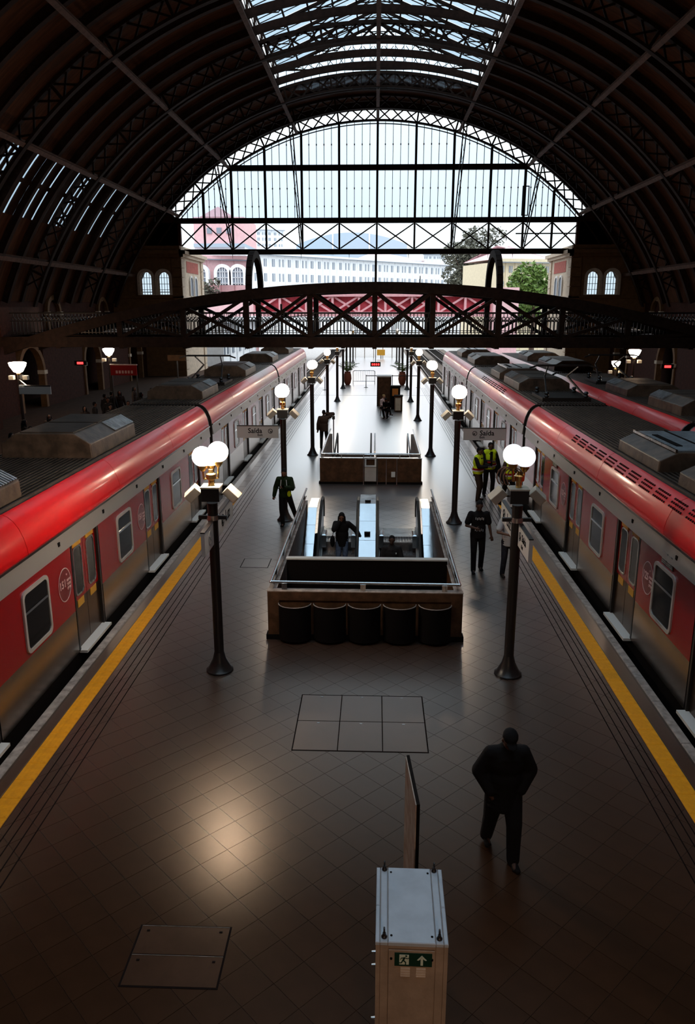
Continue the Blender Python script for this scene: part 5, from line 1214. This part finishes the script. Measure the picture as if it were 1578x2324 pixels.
# =================== OUTSIDE ===================
def facade(name,label,A,B,z0,z1,rows,n,m,roof=None,depth=12,winw=.5,winm='facwin',cat='building'):
    t=thing(name,label,cat,(A[0],A[1],z0)); A=V((A[0],A[1],0));B=V((B[0],B[1],0)); d=(B-A); L=d.length; d/=L; nrm=V((-d.y,d.x,0))
    if nrm.y<0: nrm=-nrm
    P=lambda s,o,z: A+d*s+nrm*o+V((0,0,z))
    mb=MB(); vs=[P(0,0,z0),P(L,0,z0),P(L,depth,z0),P(0,depth,z0),P(0,0,z1),P(L,0,z1),P(L,depth,z1),P(0,depth,z1)]
    mb.add(vs,[(0,3,2,1),(4,5,6,7),(0,1,5,4),(1,2,6,5),(2,3,7,6),(3,0,4,7)]); mb.build('wall',M[m],t)
    bw=L/n; Mx=Matrix((d,nrm,V((0,0,1)))).transposed()
    for (za,zb) in rows:
        for i in range(n):
            s=(i+.5)*bw; k2=[0] if i%3 else [-.22,.22]
            for o in k2:
                w=bw*winw*(.5 if len(k2)>1 else 1)
                f=MB().obox(P(s+o*bw,-.05,(za+zb)/2),(w,.1,zb-za),Mx).build('window',M[winm],t)
                MB().obox(P(s+o*bw,-.14,(za+zb)/2),(w*.12,.06,zb-za),Mx).build('window_bar',M[m],f)
    for i in range(n+1): MB().obox(P(i*bw,-.08,(z0+z1)/2),(.16,.16,z1-z0),Mx).build('pilaster',M[m],t)
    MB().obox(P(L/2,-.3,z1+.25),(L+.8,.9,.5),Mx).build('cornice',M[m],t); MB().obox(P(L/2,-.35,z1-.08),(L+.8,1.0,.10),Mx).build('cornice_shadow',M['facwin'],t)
    if roof:
        a,b=0,L; mb=MB(); h=roof; vs=[P(a,-.5,z1+.5),P(b,-.5,z1+.5),P(b,depth,z1+.5),P(a,depth,z1+.5),P(a+(b-a)*.1+depth*.3,depth*.5,z1+.5+h),P(b-depth*.5,depth*.5,z1+.5+h)]
        mb.add(vs,[(0,1,5,4),(1,2,5),(2,3,4,5),(3,0,4),(0,3,2,1)]); mb.build('roof',M['roofred'],t)
    return t
A=at(575,640,195); B=at(1022,640,252)
zt=CAMZ+ (697-578)/1750*195*.99
facade('office_block','long white office block with rows of dark windows behind the footbridge','' or (A.x,195),(B.x,252),-1,at(575,576,195).z,[(at(700,609,209).z,at(700,593,209).z),(at(700,641,209).z,at(700,624,209).z),(at(700,672,209).z,at(700,656,209).z)],30,'facade',roof=None,depth=18,winw=.34)
A=at(800,600,262);B=at(960,600,262); t=thing('hipped_roof_block','wing with a red hipped roof, paled by painted haze, behind the long white block','building',(A.x,262,0))
mb=MB(); zb=at(900,592,262).z; zt_=at(850,571,262).z; xa,xb=at(795,590,262).x,at(965,590,262).x
mb.add([(xa,262,zb),(xb,262,zb),(xb,285,zb),(xa,285,zb),(xa+6,273,zt_),(xb-12,273,zt_)],[(0,1,5,4),(1,2,5),(2,3,4,5),(3,0,4),(0,3,2,1)]); mb.build('roof',M['roofred'],t); MB().box(xa+1,xb-1,263,284,-1,zb).build('wall',M['facade'],t)
# hangar roof
t=thing('hangar','blue-grey curved metal hangar roof behind the white block','building',(0,285,0)); xa,xb=at(672,540,285).x,at(925,540,285).x; zz=at(800,577,285).z; za=at(790,527,285).z
mb=MB(); pts=[(xa+(xb-xa)*i/20,zz+(za-zz)*math.sin(PI*(.12+.76*i/20))**.8) for i in range(21)]; mb.prism([(xa,-1)]+pts+[(xb,-1)],'y',286,310); mb.build('roof_vault',M['hangar'],t)
for q in(.33,.66): x=xa+(xb-xa)*q; MB().box(x-.25,x+.25,285.6,286,zz,za+.5).build('roof_rib',M['facade'],t)
# brick building upper left
t=facade('brick_hall','red brick hall paled by painted haze, with arched white windows, outside at left',(at(440,600,118).x,118),(at(553,600,118).x,122),-1,at(500,587,118).z,[],4,'pinkwall',depth=14)
zc=at(500,587,118).z
for px in(455,505,540):
    c=at(px,605,117.8); R=.95; zb=c.z-2.6
    po=[(c.x+(R+.3)*math.cos(PI*i/12),c.z-.9+(R+.3)*math.sin(PI*i/12)) for i in range(13)]+[(c.x-R-.3,zb),(c.x+R+.3,zb)]; pi=[(c.x+R*.82*math.cos(PI*i/12),c.z-.9+R*.82*math.sin(PI*i/12)) for i in range(13)]+[(c.x-R*.82,zb),(c.x+R*.82,zb)]
    w=ringprism(MB(),po,pi,'y',117.4,118.6).build('arched_window',M['facade'],t); MB().prism(pi,'y',117.7,118).build('pane',M['facwin'],w)
    mb=MB()
    for q in(-.35,0,.35): mb.box(c.x+q-.05,c.x+q+.05,117.5,117.7,zb,c.z-.1)
    for q in(.2,1.0,1.8): mb.box(c.x-.8,c.x+.8,117.5,117.7,zb+q,zb+q+.08)
    mb.build('glazing_bars',M['facade'],w)
x0=at(440,560,118).x; x1=at(555,560,118).x
for za,zb,m_ in((zc+.5,zc+1.6,'facade'),(zc+1.6,zc+2.1,'hangar'),(zc+2.1,zc+5.8,'pinkwall')): MB().box(x0,x1,118.5-.6*(m_=='hangar'),130,za,zb).build('attic_storey',M[m_],t)
mb=MB().prism([(x0+1,zc+5.8),(x1-1.5,zc+5.8),((x0+x1)/2,zc+7.2)],'y',118.3,119); mb.build('pediment',M['pinkwall'],t)
for px in(475,497,519): p=at(px,525,118.3); MB().box(p.x-.35,p.x+.35,118.3,118.5,p.z-.3,p.z+.5).build('attic_window',M['facwin'],t)
# tiered apartment block behind it
t=facade('apartment_block','pale stepped apartment block between the brick hall and the hangar',(at(556,560,230).x,230),(at(640,560,230).x,234),-1,at(600,520,230).z,[(at(600,545,230).z,at(600,538,230).z),(at(600,532,230).z,at(600,526,230).z),(at(600,558,230).z,at(600,552,230).z)],7,'facade',depth=16,winw=.4)
MB().box(at(556,500,231).x,at(600,500,231).x,232,244,at(600,520,230).z,at(600,505,230).z).build('upper_storey',M['facade'],t)
# distant small block on the right
facade('distant_block','small pale distant block right of the red hipped roof',(at(962,590,320).x,320),(at(1012,590,320).x,322),-1,at(990,577,320).z,[(at(990,587,320).z,at(990,582,320).z)],5,'facade',depth=14,winw=.4)
# yellow building
t=facade('yellow_house','pale yellow house with a red roof paled by painted haze, outside at right',(at(1128,600,135).x,135),(at(1262,600,135).x,138),-1,at(1200,594,135).z,[(at(1200,618,135).z,at(1200,603,135).z),(at(1200,650,135).z,at(1200,638,135).z)],6,'yellowwall',roof=2.6,depth=14,winw=.36)
# red rail bridge outside
t=thing('red_bridge','red painted lattice girder road bridge beyond the footbridge','bridge',(0,104,0))
y=104; xa,xb=at(575,690,y).x,at(1118,690,y).x; zb=at(800,713,y).z; zt=at(800,664,y).z
MB().box(xa,xb,y+.9,y+1.2,zb,zt-.5).build('web_panel',M['bridgered'],t); MB().box(xa,xb,y,y+1.2,zt-.5,zt).build('top_flange',M['bridgepink'],t); MB().box(xa,xb,y,y+1.2,zb-.3,zb+.3).build('bottom_flange',M['bridgepink'],t)
n=9; w=(xb-xa)/n
for i in range(n+1): MB().box(xa+i*w-.15,xa+i*w+.15,y+.2,y+.9,zb,zt-.4).build('stiffener',M['bridgepink'],t)
for i in range(n):
    a=xa+i*w; MB().bar((a+.2,y+.45,zb+.3),(a+w-.2,y+.45,zt-.55),.25,.28,(0,1,0)).build('lattice_bar',M['bridgepink'],t); MB().bar((a+w-.2,y+.6,zb+.3),(a+.2,y+.6,zt-.55),.25,.28,(0,1,0)).build('lattice_bar',M['bridgepink'],t)
MB().box(xa-30,xa,y,y+4,-1,zt-.6).build('abutment',M['pinkwall'],t); MB().box(xb,xb+3.2,y-1,y+4,-1,zt+.6).build('abutment',M['pinkwall'],t); MB().box(xa,xb,y+1.2,y+10,zb,zb+.4).build('road_deck',M['outground'],t)
MB().box(xa-30,xb,y-.1,y+.1,zt+.02,zt+.12).build('parapet_rail',M['black'],t)
# trees
def tree(label,c,r,m,trunk_z,n=900,group=None,stems=5):
    t=thing('tree',label,'tree',(c[0],c[1],trunk_z),group)
    mb=MB(); cz=V(c); mb.tube((c[0],c[1],trunk_z),cz,.4,.2,8)
    for i in range(stems):
        a=random.random()*6.28; q=cz+V((math.cos(a)*r[0]*.7,math.sin(a)*r[1]*.5,random.uniform(.1,.7)*r[2])); mb.tube(cz-V((0,0,r[2]*.5)),q,.16,.05,6)
    mb.build('trunk',M['bark'],t)
    lobes=[(V((random.uniform(-.7,.7)*r[0],random.uniform(-.5,.5)*r[1],random.uniform(-.6,.7)*r[2])),random.uniform(.30,.5)) for _ in range(14)]
    mb=MB()
    for i in range(n):
        l,s=lobes[i%14]; d=V((random.gauss(0,1),random.gauss(0,1),random.gauss(0,1))).normalized()*random.uniform(.75,1.0)
        p=cz+l+V((d.x*r[0]*s,d.y*r[1]*s,d.z*r[2]*s)); z=random.uniform(.22,.5); a=V((random.gauss(0,1),random.gauss(0,1),random.gauss(0,.6))).normalized(); b=a.cross(V((random.gauss(0,1),random.gauss(0,1),random.gauss(0,1)))).normalized()
        mb.add([p-a*z,p+b*z*.45,p+a*z,p-b*z*.45],[(0,1,2,3)])
    o=mb.build('foliage',M[m],t); return t
p=at(1060,618,160); tree('greyish leafy tree left of the yellow house',(p.x,160,p.z+.5),(6.0,3.5,4.6),'leafdark',-1,5500)
p=at(1095,575,165); tree('taller sparse tree crown rising above the right hoop',(p.x,165,p.z+1),(4.5,3,4.0),'leafdark',-1,1300)
p=at(1215,650,112); tree('bushy green tree before the yellow house',(p.x,112,p.z-.2),(4.0,3,3.0),'leaf',-1,2600)
p=at(1165,680,119); tree('low green shrubbery tree below the yellow house',(p.x,119,p.z-1),(3.8,2,2.4),'leaf',-1,1500)
p=at(470,655,113); tree('brownish bush in front of the brick hall',(p.x,113,p.z-.4),(1.9,1.5,1.7),'leafdark',-1,700)
# low white trackside building at left outside
facade('trackside_building','low pinkish-white building along the tracks outside at left',(-16.5,84),(-15.6,101),-1,4.6,[(1.2,2.6)],5,'facade',depth=4,winw=.3)
t=thing('catenary_mast','dark catenary mast with wires outside beyond the left train','mast',(-9.3,78,-1)); MB().box(-9.4,-9.2,77.9,78.1,-1.1,6.5).build('mast_pole',M['blackmetal'],t)
for z in(4.5,5.3): MB().tube((-9.3,78,z),(-7.6,40.5,z),.02,.02,5).build('wire',M['blackmetal'],t)
MB().bar((-9.3,78,5.2),(-6,78,5.5),.08,.08).build('bracket_arm',M['blackmetal'],t)
sg=thing('small_sign','small yellow sign on a post at the far platform end','sign',(.9,98,0)); p=at(865,799,98); MB().tube((p.x,98,0),(p.x,98,p.z),.05).build('post',M['blackmetal'],sg); MB().box(p.x-.5,p.x+.5,97.9,98,p.z-.4,p.z+.3).build('sign_plate',M['sticker'],sg)
fn=thing('end_fence','pale railing across the far end of the platform','fence',(0,99,0)); MB().box(-5,4.5,98.95,99.05,1.3,1.42).build('rail',M['steel'],fn)
for i in range(9): MB().box(-4.9+i*1.15,-4.8+i*1.15,98.95,99.05,0,1.4).build('fence_post',M['steel'],fn)
